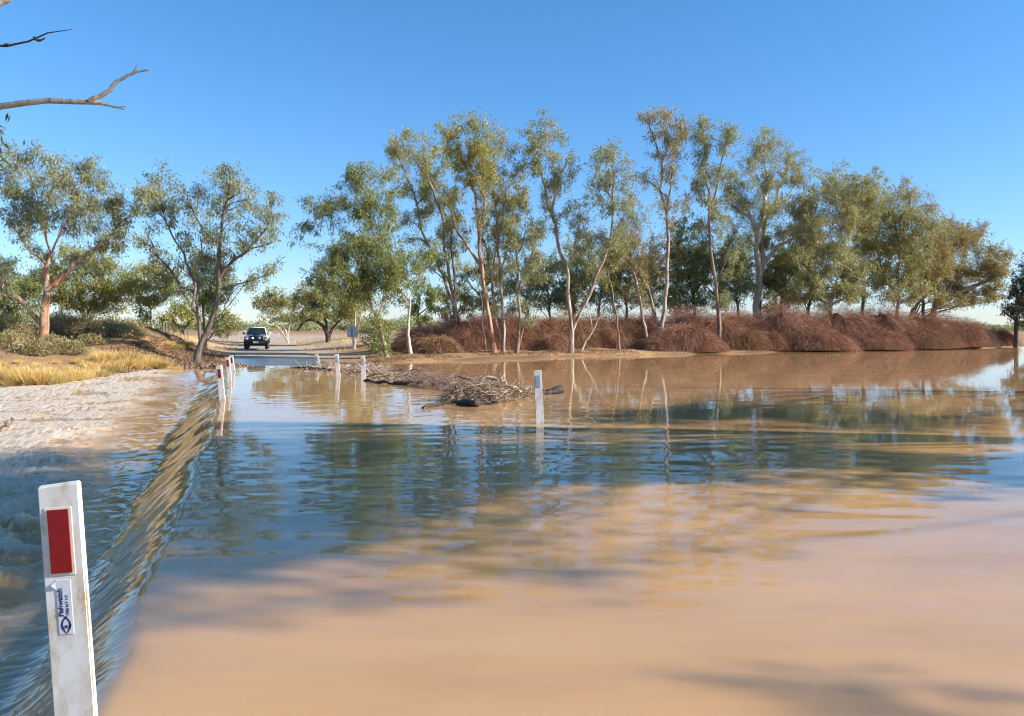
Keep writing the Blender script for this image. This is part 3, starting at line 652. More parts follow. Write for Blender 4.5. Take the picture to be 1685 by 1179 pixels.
tree("gum_tree", "bright white trunked gum on the bank edge with wide spreading crown",
    [[7, 1242,564, 1243,540, 1244,511, 1248,472, 1246,425, 1246,386, 1254,363, 1257,335, 1250,300], [4.5, 1250,478, 1254,440, 1255.5,410, 1259,371, 1273,339, 1285,308, 1292,285], [3.4, 1245,385, 1236,360, 1226,336, 1210,322, 1199,316],
     [3.4, 1247,375, 1232,358, 1215,347, 1190,328], [4, 1255,445, 1261,429, 1278,410, 1300,394, 1320,375, 1339,353], [2.6, 1257,340, 1262,300, 1258,260, 1262,235], [2.4, 1273,339, 1295,325, 1310,300], [2, 1250,300, 1240,275, 1238,255]],
    [(1255,220,18,13), (1245,243,26,18), (1272,240,24,18), (1300,250,26,18), (1320,270,22,18), (1230,268,22,18), (1282,280,30,20), (1250,300,30,20), (1312,300,26,20), (1220,300,20,18), (1204,322,20,18), (1262,335,30,20), (1302,340,26,20), (1230,345,24,18), (1332,330,20,18), (1200,360,16,14), (1285,375,22,16), (1230,390,18,16), (1325,365,16,14), (1262,395,16,14)],
    leaf='olive', bark='white', group=GB, lai=0.9, rs=0.92)
# --- broad crowns at the right
tree("coolibah_tree", "broad olive tree with pale twisted limbs just right of the white trunk",
    [[9, 1366,512, 1368,495, 1370,479, 1378,460], [5, 1368,497, 1350,480, 1330,462, 1315,440], [5, 1370,482, 1390,462, 1402,455, 1420,462], [4, 1367,505, 1346,492, 1330,478], [4, 1378,460, 1390,430, 1398,400, 1405,360], [3.5, 1315,440, 1305,405, 1310,370], [4, 1372,505, 1392,490, 1405,482]],
    [(1352,300,28,20), (1340,335,34,26), (1372,325,34,26), (1392,372,38,30), (1330,382,32,26), (1360,410,36,26), (1312,345,22,22), (1400,298,26,20), (1434,290,20,16), (1422,328,34,26), (1382,440,34,16), (1320,425,26,20), (1340,450,22,14), (1290,410,16,18), (1350,465,26,16), (1395,430,34,24), (1410,470,26,18), (1310,470,20,14), (1360,365,36,26), (1440,320,24,20), (1385,345,34,24), (1330,485,24,10), (1395,492,26,10)],
    leaf='olive', bark='white', Y=67, group=GB, L=.2, w=.032, lai=1.3, depth=0.7)
tree("coolibah_tree", "olive tree topped by reddish bare twigs above the red bushes",
    [[9, 1477,512, 1480,490, 1478,470], [5, 1478,485, 1460,465, 1450,440, 1445,400], [5, 1480,480, 1500,455, 1515,420, 1512,380], [4, 1478,470, 1480,430, 1485,390, 1495,340, 1490,310], [4, 1482,498, 1505,492, 1525,480]],
    [(1442,365,38,26), (1472,345,34,26), (1460,410,38,26), (1500,385,34,26), (1430,395,26,26), (1470,445,36,18), (1510,420,28,22), (1520,360,24,20), (1435,440,24,16), (1455,470,30,16), (1500,460,28,18), (1445,340,28,22), (1480,410,34,24), (1425,365,24,24), (1510,482,24,12), (1465,490,26,10), (1490,352,26,18)],
    leaf='olive', bark='cream', Y=69, group=GB, L=.2, w=.032, lai=1.3, depth=0.7)
tree("coolibah_tree", "twiggy reddish thin crowned tree poking above the olive ones",
    [[5, 1520,512, 1515,460, 1505,400, 1497,350, 1495,325], [2.6, 1503,385, 1525,350, 1540,330]],
    [(1490,312,28,14), (1515,316,24,14), (1475,325,18,12), (1535,335,18,12), (1505,338,24,10), (1550,355,20,12)],
    leaf='bronze', bark='brown', Y=73, group=GB, L=.17, w=.024, lai=0.35, depth=0.7, per=8)
tree("coolibah_tree", "wide bronze olive tree with low arching limbs at right of bank",
    [[9, 1534,518, 1545,500, 1568,487, 1595,474, 1622,464, 1660,433], [6, 1536,515, 1540,490, 1535,460, 1540,420], [5, 1545,502, 1565,470, 1580,440, 1590,410], [4, 1568,487, 1590,488, 1620,485]],
    [(1540,378,36,26), (1580,388,34,26), (1552,425,38,24), (1612,408,34,24), (1630,440,26,20), (1590,448,34,18), (1645,420,18,14), (1560,465,34,14), (1620,472,22,14), (1600,378,24,18), (1655,440,14,12), (1640,470,18,12), (1575,490,26,10), (1570,400,36,26), (1605,435,32,22), (1540,450,30,20), (1530,410,28,24), (1625,485,20,10), (1550,490,24,12), (1600,495,24,10), (1560,368,30,18), (1640,455,16,14)],
    leaf='bronze', bark='brown', Y=72, group=GB, L=.2, w=.032, lai=1.3, depth=0.7)
tree("coolibah_tree", "tree above the pond at the right edge, shade painted into almost black leaves",
    [[7, 1672,535, 1676,510, 1682,490], [4, 1672,530, 1660,520, 1652,512]],
    [(1682,470,20,22), (1700,450,30,30), (1690,500,28,22), (1668,490,14,14), (1720,480,30,30), (1700,520,30,16), (1664,510,12,10), (1740,430,30,24)],
    leaf='dark', bark='dark', Y=74, group=GB, L=.22, w=.04, lai=2.0)
# --- fillers behind the row
tree("coolibah_tree", "dark limbed tree hidden behind the white trunked gum",
    [[8, 1285,510, 1290,480, 1285,450, 1278,430], [5, 1288,470, 1310,445, 1325,425], [4, 1285,485, 1265,470, 1245,460]],
    [(1280,410,22,18), (1310,435,26,18), (1270,500,22,10), (1320,485,22,12), (1290,465,26,18), (1290,440,26,20), (1315,465,22,20), (1275,470,24,18), (1330,490,20,14), (1300,495,24,12), (1260,445,20,18), (1300,415,20,16)],
    leaf='olive', bark='dark', Y=73, group=GF, L=.24, w=.04, lai=1.2)
tree("coolibah_tree", "tall olive tree at the back between the twisted limbs and twig topped tree",
    [[6, 1420,512, 1422,480, 1418,440, 1424,400], [4, 1420,485, 1402,460, 1392,430], [4, 1421,470, 1440,445, 1452,410]],
    [(1425,300,26,18), (1405,330,28,20), (1445,335,26,20), (1420,370,30,22), (1445,400,28,22), (1405,410,26,20), (1425,440,30,20), (1450,460,24,16), (1400,470,24,14), (1425,485,30,10), (1385,300,20,14), (1460,310,18,14), (1380,275,16,12), (1350,275,18,14), (1438,278,14,10)],
    leaf='olive', bark='brown', Y=75, group=GB, L=.22, w=.034, lai=1.25, depth=0.7)
tree("coolibah_tree", "olive tree at the back, behind the bronze arching tree",
    [[6, 1500,515, 1525,480, 1522,440], [4, 1524,480, 1545,455, 1560,430], [4, 1522,470, 1500,445, 1490,430]],
    [(1520,395,28,20), (1545,410,26,20), (1500,430,26,20), (1530,440,30,20), (1560,450,26,18), (1490,465,24,16), (1525,475,30,14), (1565,480,24,12), (1590,470,24,14), (1615,455,22,14), (1605,495,26,8), (1645,490,18,8), (1500,492,26,8)],
    leaf='olive', bark='brown', Y=78, group=GB, L=.22, w=.034, lai=1.3, depth=0.7)
tree("coolibah_tree", "low olive tree at the back left of the twisted limbs",
    [[6, 1330,515, 1335,480, 1332,440], [4, 1333,480, 1350,460, 1362,440], [4, 1332,470, 1315,450, 1305,430]],
    [(1330,400,28,20), (1355,420,26,20), (1310,430,26,20), (1335,450,30,20), (1360,470,26,14), (1305,470,24,16), (1335,488,30,10), (1370,450,24,16), (1345,370,26,18), (1315,375,22,18), (1275,440,20,18), (1280,480,22,14)],
    leaf='olive', bark='dark', Y=77, group=GB, L=.22, w=.034, lai=1.3, depth=0.7)
tree("coolibah_tree", "olive tree low between the tallest thin gum and the crooked gum",
    [[6, 1142,515, 1140,480, 1132,450], [4, 1140,485, 1160,460, 1175,430], [3, 1138,470, 1118,450, 1105,425]],
    [(1125,360,20,14), (1150,372,22,16), (1160,415,24,22), (1125,425,26,22), (1135,490,28,14), (1160,490,18,12), (1095,465,18,16), (1105,495,18,10), (1130,385,28,20), (1150,400,26,22), (1115,410,22,22), (1140,430,32,20), (1165,440,22,18), (1110,445,22,16), (1140,470,30,14), (1120,375,20,12), (1170,470,18,14), (1105,480,18,12)],
    leaf='olive', bark='dark', Y=74, group=GF, L=.24, w=.04, lai=1.25)
tree("coolibah_tree", "grey green tree between the crooked gum and the white trunked gum",
    [[5, 1215,515, 1212,480, 1216,450], [3.5, 1212,485, 1195,465, 1185,440]],
    [(1215,430,28,22), (1195,430,22,20), (1225,480,22,14), (1195,490,22,12), (1210,375,18,14), (1235,425,16,18), (1215,400,24,20), (1205,430,26,20), (1225,455,20,18), (1190,460,20,16), (1212,480,26,12), (1195,400,16,16)],
    leaf='grey', bark='brown', Y=72, group=GF, L=.24, w=.038, lai=1.1)
tree("coolibah_tree", "olive tree filling the gap behind the low forked gum",
    [[5, 985,520, 988,490, 992,460], [3.5, 988,490, 970,470, 955,455], [3, 990,475, 1008,455, 1020,440]],
    [(975,395,22,18), (1000,405,26,20), (960,425,20,18), (1020,430,22,20), (985,490,28,12), (1015,490,22,12), (950,490,20,12), (990,455,26,18), (990,430,26,18), (970,455,24,16), (1012,450,24,16), (955,470,18,14), (995,475,26,14), (1025,470,18,14), (975,420,16,14)],
    leaf='olive', bark='brown', Y=74, group=GF, L=.24, w=.038, lai=1.05)
tree("coolibah_tree", "pale grey green tree low behind the forked brown gum",
    [[5, 905,520, 903,490, 898,465], [3.5, 903,492, 920,475, 935,460]],
    [(885,440,20,18), (920,440,22,16), (895,415,20,14), (860,490,18,12), (900,465,28,16), (945,480,18,12), (900,500,28,10), (900,440,22,16), (885,465,24,14), (915,465,24,14), (935,450,18,14), (905,485,28,12), (872,482,18,12), (930,485,18,10)],
    leaf='grey', bark='grey', Y=76, group=GF, L=.24, w=.038, lai=1.05)
tree("coolibah_tree", "soft olive tree low behind the V of crossing stems",
    [[5, 745,545, 742,520, 738,505], [3.5, 742,522, 760,508, 772,498]],
    [(735,488,26,14), (765,490,22,14), (715,480,18,12), (750,470,20,12), (780,498,14,10), (725,505,22,10), (760,508,22,8)],
    leaf='olive', bark='cream', Y=84, group=GF, L=.28, w=.045, lai=1.4)
tree("coolibah_tree", "dark green tree low between the white footed gum and the V stems",
    [[4, 690,545, 688,520, 690,500], [3, 689,520, 705,505, 715,495]],
    [(690,480,22,16), (705,495,20,14), (680,505,18,14), (715,512,16,10), (698,520,22,10), (712,475,14,12)],
    leaf='deep', bark='dark', Y=78, group=GF, L=.26, w=.042, lai=1.3)
tree("coolibah_tree", "brownish tree behind the twin trunks and sapling",
    [[5, 1075,520, 1070,490, 1060,465], [3.5, 1070,490, 1085,470, 1090,450]],
    [(1050,425,22,18), (1080,410,20,18), (1040,490,22,12), (1070,495,24,10), (1060,470,26,16), (1060,450,24,18), (1085,440,20,18), (1045,475,22,14), (1080,475,24,14), (1065,420,20,16), (1030,455,16,14)],
    leaf='bronze', bark='brown', Y=73, group=GF, L=.22, w=.036, lai=1.05)

MID = [(868, 'grey', "pale back tree seen between the three straight stems and forked brown gum"), (945, 'olive', "olive back tree directly behind the low forked gum trunk"), (1032, 'bronze', "brownish back tree between the sapling and the twin trunks"),
       (1112, 'olive', "olive back tree just right of the twin trunks"), (1252, 'grey', "grey green back tree showing around the white trunk"), (795, 'olive', "olive back tree seen between the orange barked gum and the V stems"), (1182, 'yellow', "yellow green back tree behind the crooked gum stem")]
for i, (px, lf, lab) in enumerate(MID):
    g = np.random.default_rng(900 + i); tp = 395 if 900 < px < 1300 else 440
    cl = [(px + g.uniform(-34, 34), g.uniform(tp, 470), g.uniform(17, 26), g.uniform(12, 18)) for k in range(6)] + [(px + g.uniform(-40, 40), g.uniform(470, 508), g.uniform(18, 28), g.uniform(9, 13)) for k in range(6)]
    tree("coolibah_tree", lab, [[4.5, px, 520, px - 2, 490, px + 4, 455, px, 425], [3, px - 1, 492, px - 20, 470, px - 30, 450], [3, px + 2, 470, px + 22, 452, px + 30, 435]], cl,
         leaf=lf, bark='brown', Y=79 + (i % 3) * 2.5, group=GF, L=.23, w=.036, lai=1.0)
# --- the big gum just off the left edge, whose dead limbs reach into the sky, and gums off the right edge that shade the water
def w3(*p): return [np.array(q, float) for q in p]
gz = float(height(-10.6, 9.2))
tr = build_tree("gum_tree", "gum leaning in from the left edge with bare dead limbs against the sky",
    [w3((-10.6, 9.2, gz - .2), (-10.4, 9.3, 2.2), (-9.7, 9.4, 4.4), (-9.2, 9.6, 6.6), (-9.6, 9.6, 9.0))], [(0.30, 0.10)],
    [((-6.52, 10.0, 4.15), (0.24, 0.3, 0.24)), ((-6.52, 10.0, 4.85), (0.12, 0.2, 0.13)), ((-6.8, 10.0, 3.9), (0.35, 0.35, 0.4)), ((-9.6, 9.8, 7.5), (1.3, 1.3, 0.9)), ((-10.6, 9.4, 8.7), (1.4, 1.4, 1.0)), ((-9.0, 9.9, 5.6), (.9, .9, .6))],
    'deep', 'dead', L=.14, w=.016, lai=1.2, droop=1.2, group=GL)
def limb(name, root, specs, mat):
    ac = Acc()
    for pts, r0, r1 in specs:
        q = resample(np.array(pts) - np.array(root.location), 16)
        rr = np.linspace(r0, r1, 16) * (1 + 0.16 * pn(np.arange(16) * 0.9, np.full(16, r0 * 91), 5))
        q += np.stack([pn(np.arange(16) * 0.6, np.full(16, r0 * 77 + k * 5), 6 + k) for k in range(3)], 1) * r0 * 0.45
        V, Q = tubes(q[None], rr[None], 8); ac.add(V, Q)
        n0 = ac.n - 8; c = np.arange(n0, n0 + 8)
        ac.Q.append(np.array([[c[0], c[1], c[2], c[3]], [c[0], c[3], c[4], c[7]], [c[4], c[5], c[6], c[7]]]))
    V, Q, _ = ac.get(); return mesh_np(name, V, Q, mat=mat, parent=root, smooth=True)
PB = lambda x, y, Y=10.0: tuple(P(x, y, Y))
limb("dead_branch", tr, [([(-9.6, 9.4, 4.6), PB(-130, 196, 9.8), PB(-20, 180), PB(30, 173), PB(65, 168), PB(100, 166), PB(140, 169), PB(160, 170)], .085, .030),
    ([PB(148, 168), PB(166, 158), PB(180, 150), PB(192, 135), PB(214, 122), PB(226, 118), PB(246, 115)], .036, .012), ([PB(218, 122), PB(223, 112), PB(225, 104)], .016, .004),
    ([PB(150, 169), PB(172, 172), PB(190, 177), PB(204, 180)], .024, .010), ([PB(190, 177), PB(200, 176), PB(207, 176)], .010, .004)], BARK['dead'])
limb("dead_branch", tr, [([(-9.3, 9.5, 6.4), PB(-120, 110, 9.7), PB(-20, 72), PB(10, 74), PB(22, 66), PB(48, 67), PB(62, 60), PB(80, 55), PB(96, 50), PB(119, 48.5)], .055, .005),
    ([PB(56, 63), PB(66, 67), PB(74, 63)], .025, .008), ([PB(8, 74), PB(18, 75), PB(27, 72)], .022, .008)], BARK['dark'])
limb("dead_branch", tr, [([(-9.3, 9.6, 6.8), PB(-90, 60, 9.8), PB(-20, 14), PB(0, 7), PB(12, 1), PB(40, -14)], .06, .03)], BARK['dead'])
def shade_gum(label, x, y, zs, clumps, lean=0.0, lai=2.0, r0=.30):
    gz = float(height(x, y))
    build_tree("gum_tree", label, [w3((x, y, gz - .2), (x + .3 * lean, y + .2, zs * .35), (x + lean, y + .3, zs * .65), (x + 1.2 * lean, y, zs))], [(r0, 0.05)],
        clumps, 'olive', 'cream', L=.24, w=.036, lai=lai, brs=.3, group="gums standing off the right edge")
rs_ = np.random.default_rng(9)
def wall(x, n, zr, yc, hw, r, seed):
    g = np.random.default_rng(seed); out = []
    for i in range(n):
        z = zr[0] + (zr[1] - zr[0]) * (i + .5) / n; k = np.interp(z, zr, (0, 1)); c = yc[0] + (yc[1] - yc[0]) * k; h = hw[0] + (hw[1] - hw[0]) * k
        out.append(((x + g.uniform(-1.5, 1.5), c + g.uniform(-1, 1) * max(h - r * .8, .1), z), (r * g.uniform(.85, 1.2), r * g.uniform(.8, 1.15), r * g.uniform(.6, .8))))
    return out
shade_gum("tall broad gum off the right edge whose crown shades the mid water", 20.5, 8.2, 16.0, wall(20, 46, (5.6, 18.5), (8.6, 5.6), (1.9, 4.6), 1.22, 1)
    + [((19.6, 2.8, 11.6), (.7, .5, .4)), ((20.8, 3.8, 12.2), (1.0, .7, .5)), ((18.8, 3.2, 12.8), (.9, .6, .5)), ((20.2, 2.0, 12.6), (.6, .4, .4))], lai=1.35, r0=.2)
shade_gum("gum off the right edge with a high crown reaching toward the viewer", 20.5, 11.0, 13.0, wall(19, 24, (12.0, 18.5), (2.3, 3.4), (1.7, 3.6), 1.3, 2)
    + [((19 + .3 * k, y_, z_), (.6, .45, .35)) for k, (y_, z_) in enumerate(((.6, 11.3), (1.5, 11.6), (2.7, 11.4), (1.0, 12.0), (1.9, 11.0), (.5, 12.4), (3.2, 11.9), (1.9, 12.2)))], lai=1.7)
shade_gum("gum off the right edge behind the viewer with a low leaf clump", 19.8, -1.6, 11.0, [((18.8, .75, 8.8), (.7, .5, .4)), ((19.5, -2.5, 10.3), (1.2, 1.0, .8)), ((20.5, -3.5, 11.5), (1.5, 1.3, 1.0))], lai=1.3, r0=.09)
shade_gum("slim gum off the right edge farther back up the pond", 30, 20.0, 15.0, wall(30, 9, (11.3, 15.2), (10.6, 11.0), (1.0, 1.4), 1.1, 3), lai=2.2)

# ------------------------------------------------------------------ bushes, grass and scrub made of strands
def strands(rng, start, direc, length, droop, width, seg=4, curl=0.1):
    n = len(start); q = np.linspace(0, 1, seg + 1)
    d0 = direc / (np.linalg.norm(direc, axis=1, keepdims=True) + 1e-9)
    p = start[:, None, :] + d0[:, None, :] * (q[None, :, None] * length[:, None, None])
    p[:, :, 2] -= droop[:, None] * length[:, None] * q[None] ** 2
    p += rng.normal(size=(n, 1, 3)) * (curl * length)[:, None, None] * (q ** 2)[None, :, None]
    side = np.cross(d0, rng.normal(size=(n, 3))); side /= np.linalg.norm(side, axis=1, keepdims=True) + 1e-9
    wq = width[:, None] * (1 - 0.8 * q[None])
    V = np.stack([p - side[:, None] * wq[..., None], p + side[:, None] * wq[..., None]], 2).reshape(-1, 3)
    b = (np.arange(n) * (seg + 1) * 2)[:, None]; i = (np.arange(seg) * 2)[None]
    Q = np.stack([b + i, b + i + 1, b + i + 3, b + i + 2], -1).reshape(-1, 4)
    return V, Q, np.repeat(rng.uniform(0, 1, n), (seg + 1) * 2)

def dome_bush(name, label, cx, cy, z0, rx, ry, hh, n, mat, group, seed, width=0.011, lean=0.0, core=True, rough=0.40):
    rng = np.random.default_rng(seed); root = thing(name, label, "bush", (cx, cy, z0), group)
    th = rng.uniform(0, 2 * math.pi, n); ph = np.arcsin(rng.uniform(0.0, 1, n) ** 0.9)
    nz = 1 + 0.20 * pn(np.cos(th) * 1.6 + ph, np.sin(th) * 1.6 + seed * 3.1, 3) + 0.12 * pn(np.cos(th) * 4, np.sin(th) * 4 + ph * 3 + seed, 4)
    sc = nz * rng.uniform(0.72, 1.02, n)
    p = np.stack([np.cos(th) * np.cos(ph) * rx, np.sin(th) * np.cos(ph) * ry, np.sin(ph) * hh], 1) * sc[:, None]
    out = np.stack([np.cos(th), np.sin(th), np.zeros(n)], 1)
    dr = out * (0.55 + 0.5 * np.cos(ph))[:, None] + np.array([lean, 0, 0.45]) * np.sin(ph)[:, None] + rng.normal(size=(n, 3)) * rough
    ln = rng.uniform(0.28, 1.1, n) * min(1.0, hh / 2.0)
    V, Q, t = strands(rng, p, dr, ln, rng.uniform(0.25, 1.1, n), np.full(n, width) * rng.uniform(.5, 1.3, n), 4, 0.24)
    V[:, 2] = np.maximum(V[:, 2], -0.05)
    mesh_np("stems", V, Q, mat=mat, parent=root, attrs={'tint': t})
    if core:
        a = np.linspace(0, 2 * math.pi, 29)[:-1]; b = np.linspace(0.0, math.pi / 2, 9)
        Bg, Ag = np.meshgrid(b, a, indexing='ij')
        nzz = 0.80 * (1 + 0.20 * pn(np.cos(Ag) * 1.6 + Bg, np.sin(Ag) * 1.6 + seed * 3.1, 3))
        V = np.stack([np.cos(Ag) * np.cos(Bg) * rx * nzz, np.sin(Ag) * np.cos(Bg) * ry * nzz, np.sin(Bg) * hh * nzz - 0.05], -1).reshape(-1, 3)
        ii, jj = np.meshgrid(np.arange(8), np.arange(28), indexing='ij'); j2 = (jj + 1) % 28
        Q = np.stack([ii * 28 + jj, ii * 28 + j2, (ii + 1) * 28 + j2, (ii + 1) * 28 + jj], -1).reshape(-1, 4)
        mesh_np("thicket", V, Q, mat=mat, parent=root, smooth=True, attrs={'tint': np.full(len(V), 0.05)})  # inner dome at the darkest tint: shade between stems put into the colour
    return root

GLG = "red brown bushes along the pond"
def bankY(px):   # distance of the pond's far waterline under a photo column
    xs = [620, 750, 940, 1130, 1280, 1450, 1600, 1660]; ys = [40.5, 44.5, 50.5, 54.5, 59.5, 64, 70, 76]
    return float(np.interp(px, xs, ys))
LG = [
    (1085, 548, 26, 2.2, 0, "small low bush touching the foot of the twin trunks"),
    (1165, 552, 24, 2.0, 0, "small bush just left of the crooked gum foot"),
    (1268, 545, 22, 1.6, 0, "small bush right of the white trunk at the bank end"),
    (1380, 552, 30, 0.4, 0, "low bush at the water between the first two drooping red bushes"),
    (1464, 550, 28, 0.4, 0, "low bush at the water below the bare twig topped tree"),
    (1545, 544, 30, 0.5, 0, "low purplish bush at the water near the right end"),
    (1185, 520, 34, 3.6, 0, "middle bush behind the crooked gum stem"),
    (720, 548, 30, 3.4, 0, "low dark bush between the white foot and crossing stems"),
    (905, 545, 28, 3.4, 0, "low bush on the bank between the forked brown and low forked gums"),
    # px, top row, half width px, metres behind waterline, extra, label
    (700, 528, 46, 7.0, 0, "low dark bush behind the white footed gum"),
    (764, 510, 50, 7.0, 0, "dark brown bush behind the V of crossing stems"),
    (822, 500, 46, 6.5, 0, "tall dark bush behind the orange barked gum"),
    (880, 514, 46, 6.5, 0, "dark bush behind the forked brown gum"),
    (935, 508, 50, 6.0, 0, "brown bush directly behind the low forked gum"),
    (1000, 508, 48, 6.0, 0, "brown bush behind the thin straight sapling"),
    (1050, 506, 42, 6.0, 0, "brown bush behind the twin trunks"),
    (1140, 503, 58, 6.0, 0, "high red bush between the twin trunks and crooked gum"),
    (1126, 532, 48, 2.6, 0, "low tangled bush in front, left of the crooked gum foot"),
    (1212, 508, 46, 5.0, 0, "red brown bush between the crooked gum and white trunk"),
    (1222, 540, 34, 2.4, 0, "low dark bush at the foot of the white trunked gum"),
    (1290, 498, 62, 3.4, 0, "big red bush just right of the white trunk"),
    (1330, 534, 58, 1.0, 0, "red bush drooping to the water right of the white trunk"),
    (1372, 503, 60, 3.6, 0, "red bush below the pale twisted limbs"),
    (1425, 538, 56, 1.0, 0, "red bush sweeping to the water in mid thicket"),
    (1446, 502, 58, 3.8, 0, "high red bush below the bare twig topped tree"),
    (1500, 536, 52, 1.0, 0, "red bush at the water below the bronze tree"),
    (1520, 511, 54, 3.4, 0, "purplish red bush below the low arching limbs"),
    (1572, 524, 42, 1.6, 0, "red bush near the right end of the thicket"),
    (1606, 538, 22, 0.4, 1, "grey tipped bush near the right end of the thicket"),
    (1640, 540, 22, 1.2, 0, "last small brown bush at the right end of the thicket"),
]
for i, (px, top, hw, back, gk, lab) in enumerate(LG):
    back = back + (1.5 if px < 1060 else 0.0); Yc = bankY(px) + back; x = (px - CX) / F * Yc; z0 = max(float(height(x, Yc)) - 0.05, -0.02)
    ht = (H - (top - HY) / F * Yc - z0) * (0.86 if px < 1100 else 1.0)
    r = hw / F * Yc * 1.12
    dome_bush("lignum_bush", lab, x, Yc, z0, r, max(1.2, r * 0.8), ht * 0.94, int(8000 + 1600 * r), M_LIGG if gk else (M_LIG, M_LIG2, M_LIG, M_LIG3)[(i * 7 + i // 3) % 4], GLG, 300 + i, width=0.0085)

# scrub on the left bank
GS = "scrub on the left bank"
SCR = [(14, 572, 24, 11, "tan scrub at the far left edge"), (58, 584, 26, 10, "low twiggy scrub below the orange trunked gum"), (112, 582, 24, 9, "low grey scrub right of the orange trunk foot"), (84, 574, 18, 9, "olive scrub tuft directly below the orange trunk"),
       (5, 548, 26, 14, "taller scrub bush at the left edge behind"), (150, 568, 18, 7, "small scrub on the shoulder of the shaded mound"), (38, 556, 22, 11, "olive scrub left of the orange trunk"),
       (102, 548, 24, 17, "grey brown scrub just behind the orange trunk"), (140, 550, 24, 15, "dark scrub behind the shaded mound, left part"), (178, 552, 26, 14, "dark scrub behind the shaded mound, middle"), (213, 554, 24, 10, "dark scrub at the right end of the mound")]
for i, (px, py, hw, ht, lab) in enumerate(SCR):
    Y = ground_hit(px, py, 30); x, _, _ = P(px, py, Y); k = Y / F
    b = dome_bush("scrub_bush", lab, x, Y, float(height(x, Y)) - .03, hw * k * 1.15, hw * k, ht * k * 1.9, 2400, M_SCRUB, GS, 400 + i, width=0.005, core=False, rough=0.9)
    rng = np.random.default_rng(430 + i); n = 3000
    u = rng.normal(size=(n, 3)); u /= np.linalg.norm(u, axis=1, keepdims=True); u[:, 2] = np.abs(u[:, 2])
    c = u * (rng.uniform(.15, 1, n) ** .5)[:, None] * np.array([hw * k * 1.15, hw * k, ht * k * 1.9]) + rng.normal(size=(n, 3)) * .1
    c[:, 2] = np.maximum(c[:, 2], 0.05)
    V, Q, t = leaves_at(rng, c * np.array([1.05, 1.05, 1.12]), .16, .022, -0.5); mesh_np("foliage", V, Q, mat=LEAF['scrub'], parent=b, attrs={'tint': t})

# golden tussocks
TUF = []
for v in range(5):
    rng = np.random.default_rng(500 + v); n = 800
    a = rng.uniform(0, 2 * math.pi, n); r = rng.uniform(0, 1, n) ** .5 * .17
    st_ = np.stack([np.cos(a) * r, np.sin(a) * r, np.zeros(n)], 1)
    dr = np.stack([np.cos(a) * (r * 2.4), np.sin(a) * (r * 2.4), np.full(n, 1.0)], 1) + rng.normal(size=(n, 3)) * .13
    V, Q, t = strands(rng, st_, dr, rng.uniform(.45, .95, n), rng.uniform(.05, .4, n), np.full(n, .006), 4, .12)
    TUF.append((V, Q, t))
tuft_me = []
for k, (V, Q, t) in enumerate(TUF):
    o = mesh_np("tussock", V, Q, mat=M_STRAWG if k == 4 else M_STRAW, attrs={'tint': t}); tuft_me.append(o.data); bpy.data.objects.remove(o)
rng = np.random.default_rng(77)
TPX = [(48,637,1.25),(30,634,1.0),(68,636,1.15),(110,636,.9),(92,640,.8),(125,633,1.1),(134,630,1.0),(158,625,.9),(170,626,.85),(150,612,.9),(142,605,.8),(162,598,1.0),(175,596,1.0),(188,612,.9),(192,618,1.0),(208,606,1.1),(216,600,1.15),(203,596,.9),
       (228,608,.9),(240,606,.9),(250,606,.95),(262,608,.8),(272,606,.75),(280,612,.5),(292,612,.5),(84,612,.7),(60,606,.7),(40,612,.7),(18,618,.8),(6,628,.9),(110,612,.7),(128,600,.75),(92,600,.7),(30,600,.6),(240,596,.8),(256,598,.7),(4,604,.6),(72,622,.8),(20,640,.9),(145,636,.6),
       (303,574,.8),(296,577,.7),(280,572,.7),(314,570,.6)]
for k, (px, py, sc) in enumerate(TPX):
    Y = ground_hit(px, py, 28); x = (px - CX) / F * Y
    o = bpy.data.objects.new("grass_tussock", tuft_me[4 if rng.uniform() < .2 else k % 4]); COL.objects.link(o)
    o.location = (x, Y, float(height(x, Y)) - .03); o.rotation_euler = (0, 0, rng.uniform(0, 6.28)); s_ = sc * rng.uniform(.85, 1.1) * (1.0 if py > 622 else (0.82 if px > 145 else 0.55)); o.scale = (s_ * 1.25, s_ * 1.25, s_ * 0.95)
    tag(o, "dry golden grass tussock in the clumps between the rapids and the left bank scrub", "grass tussock", "golden grass tussocks on the left bank")
# loose dry grass and litter
def scatter(name, label, region, n, mat, ln, wd, up, seed):
    rng = np.random.default_rng(seed); pts = []
    x0, x1, y0, y1 = region
    X = rng.uniform(x0, x1, n * 3); Y = rng.uniform(y0, y1, n * 3); sdv = poly_sd(X, Y)
    k = (sdv > 0.25) & (pn(X * .4, Y * .4, seed) > -0.25) & (np.abs(crest_d(X, Y) + 2.3) > 2.6)
    X, Y = X[k][:n], Y[k][:n]; m_ = len(X); st_ = np.stack([X, Y, height(X, Y) + .005], 1)
    dr = rng.normal(size=(m_, 3)) * np.array([1, 1, .3]); dr[:, 2] = np.abs(dr[:, 2]) + up
    V, Q, t = strands(rng, st_, dr, rng.uniform(.5, 1.3, m_) * ln, rng.uniform(.1, .5, m_) * min(up, 1), np.full(m_, wd), 2, .2)
    return tag(mesh_np(name, V, Q, mat=mat, attrs={'tint': t}), label, kind='stuff')
scatter("dry_grass", "thin dry grass over the left bank", (-42, -15, 31, 50), 22000, M_SCRUB, .20, .005, .7, 610)
scatter("dry_grass", "thin dry grass beyond the road", (-45, 2, 58, 90), 16000, M_STRAW, .34, .009, 1.2, 611)
scatter("leaf_litter", "fallen leaves, bark and sticks under the bank gums", (-9, 26, 40, 66), 22000, M_LITTER, .20, .012, .05, 612)
scatter("leaf_litter", "sticks and bark added thick on the mound to stand in for its shade", (-28, -13, 40, 52), 16000, M_LITTER, .26, .016, .05, 613)  # dark litter laid dense to darken the mound in place of shade

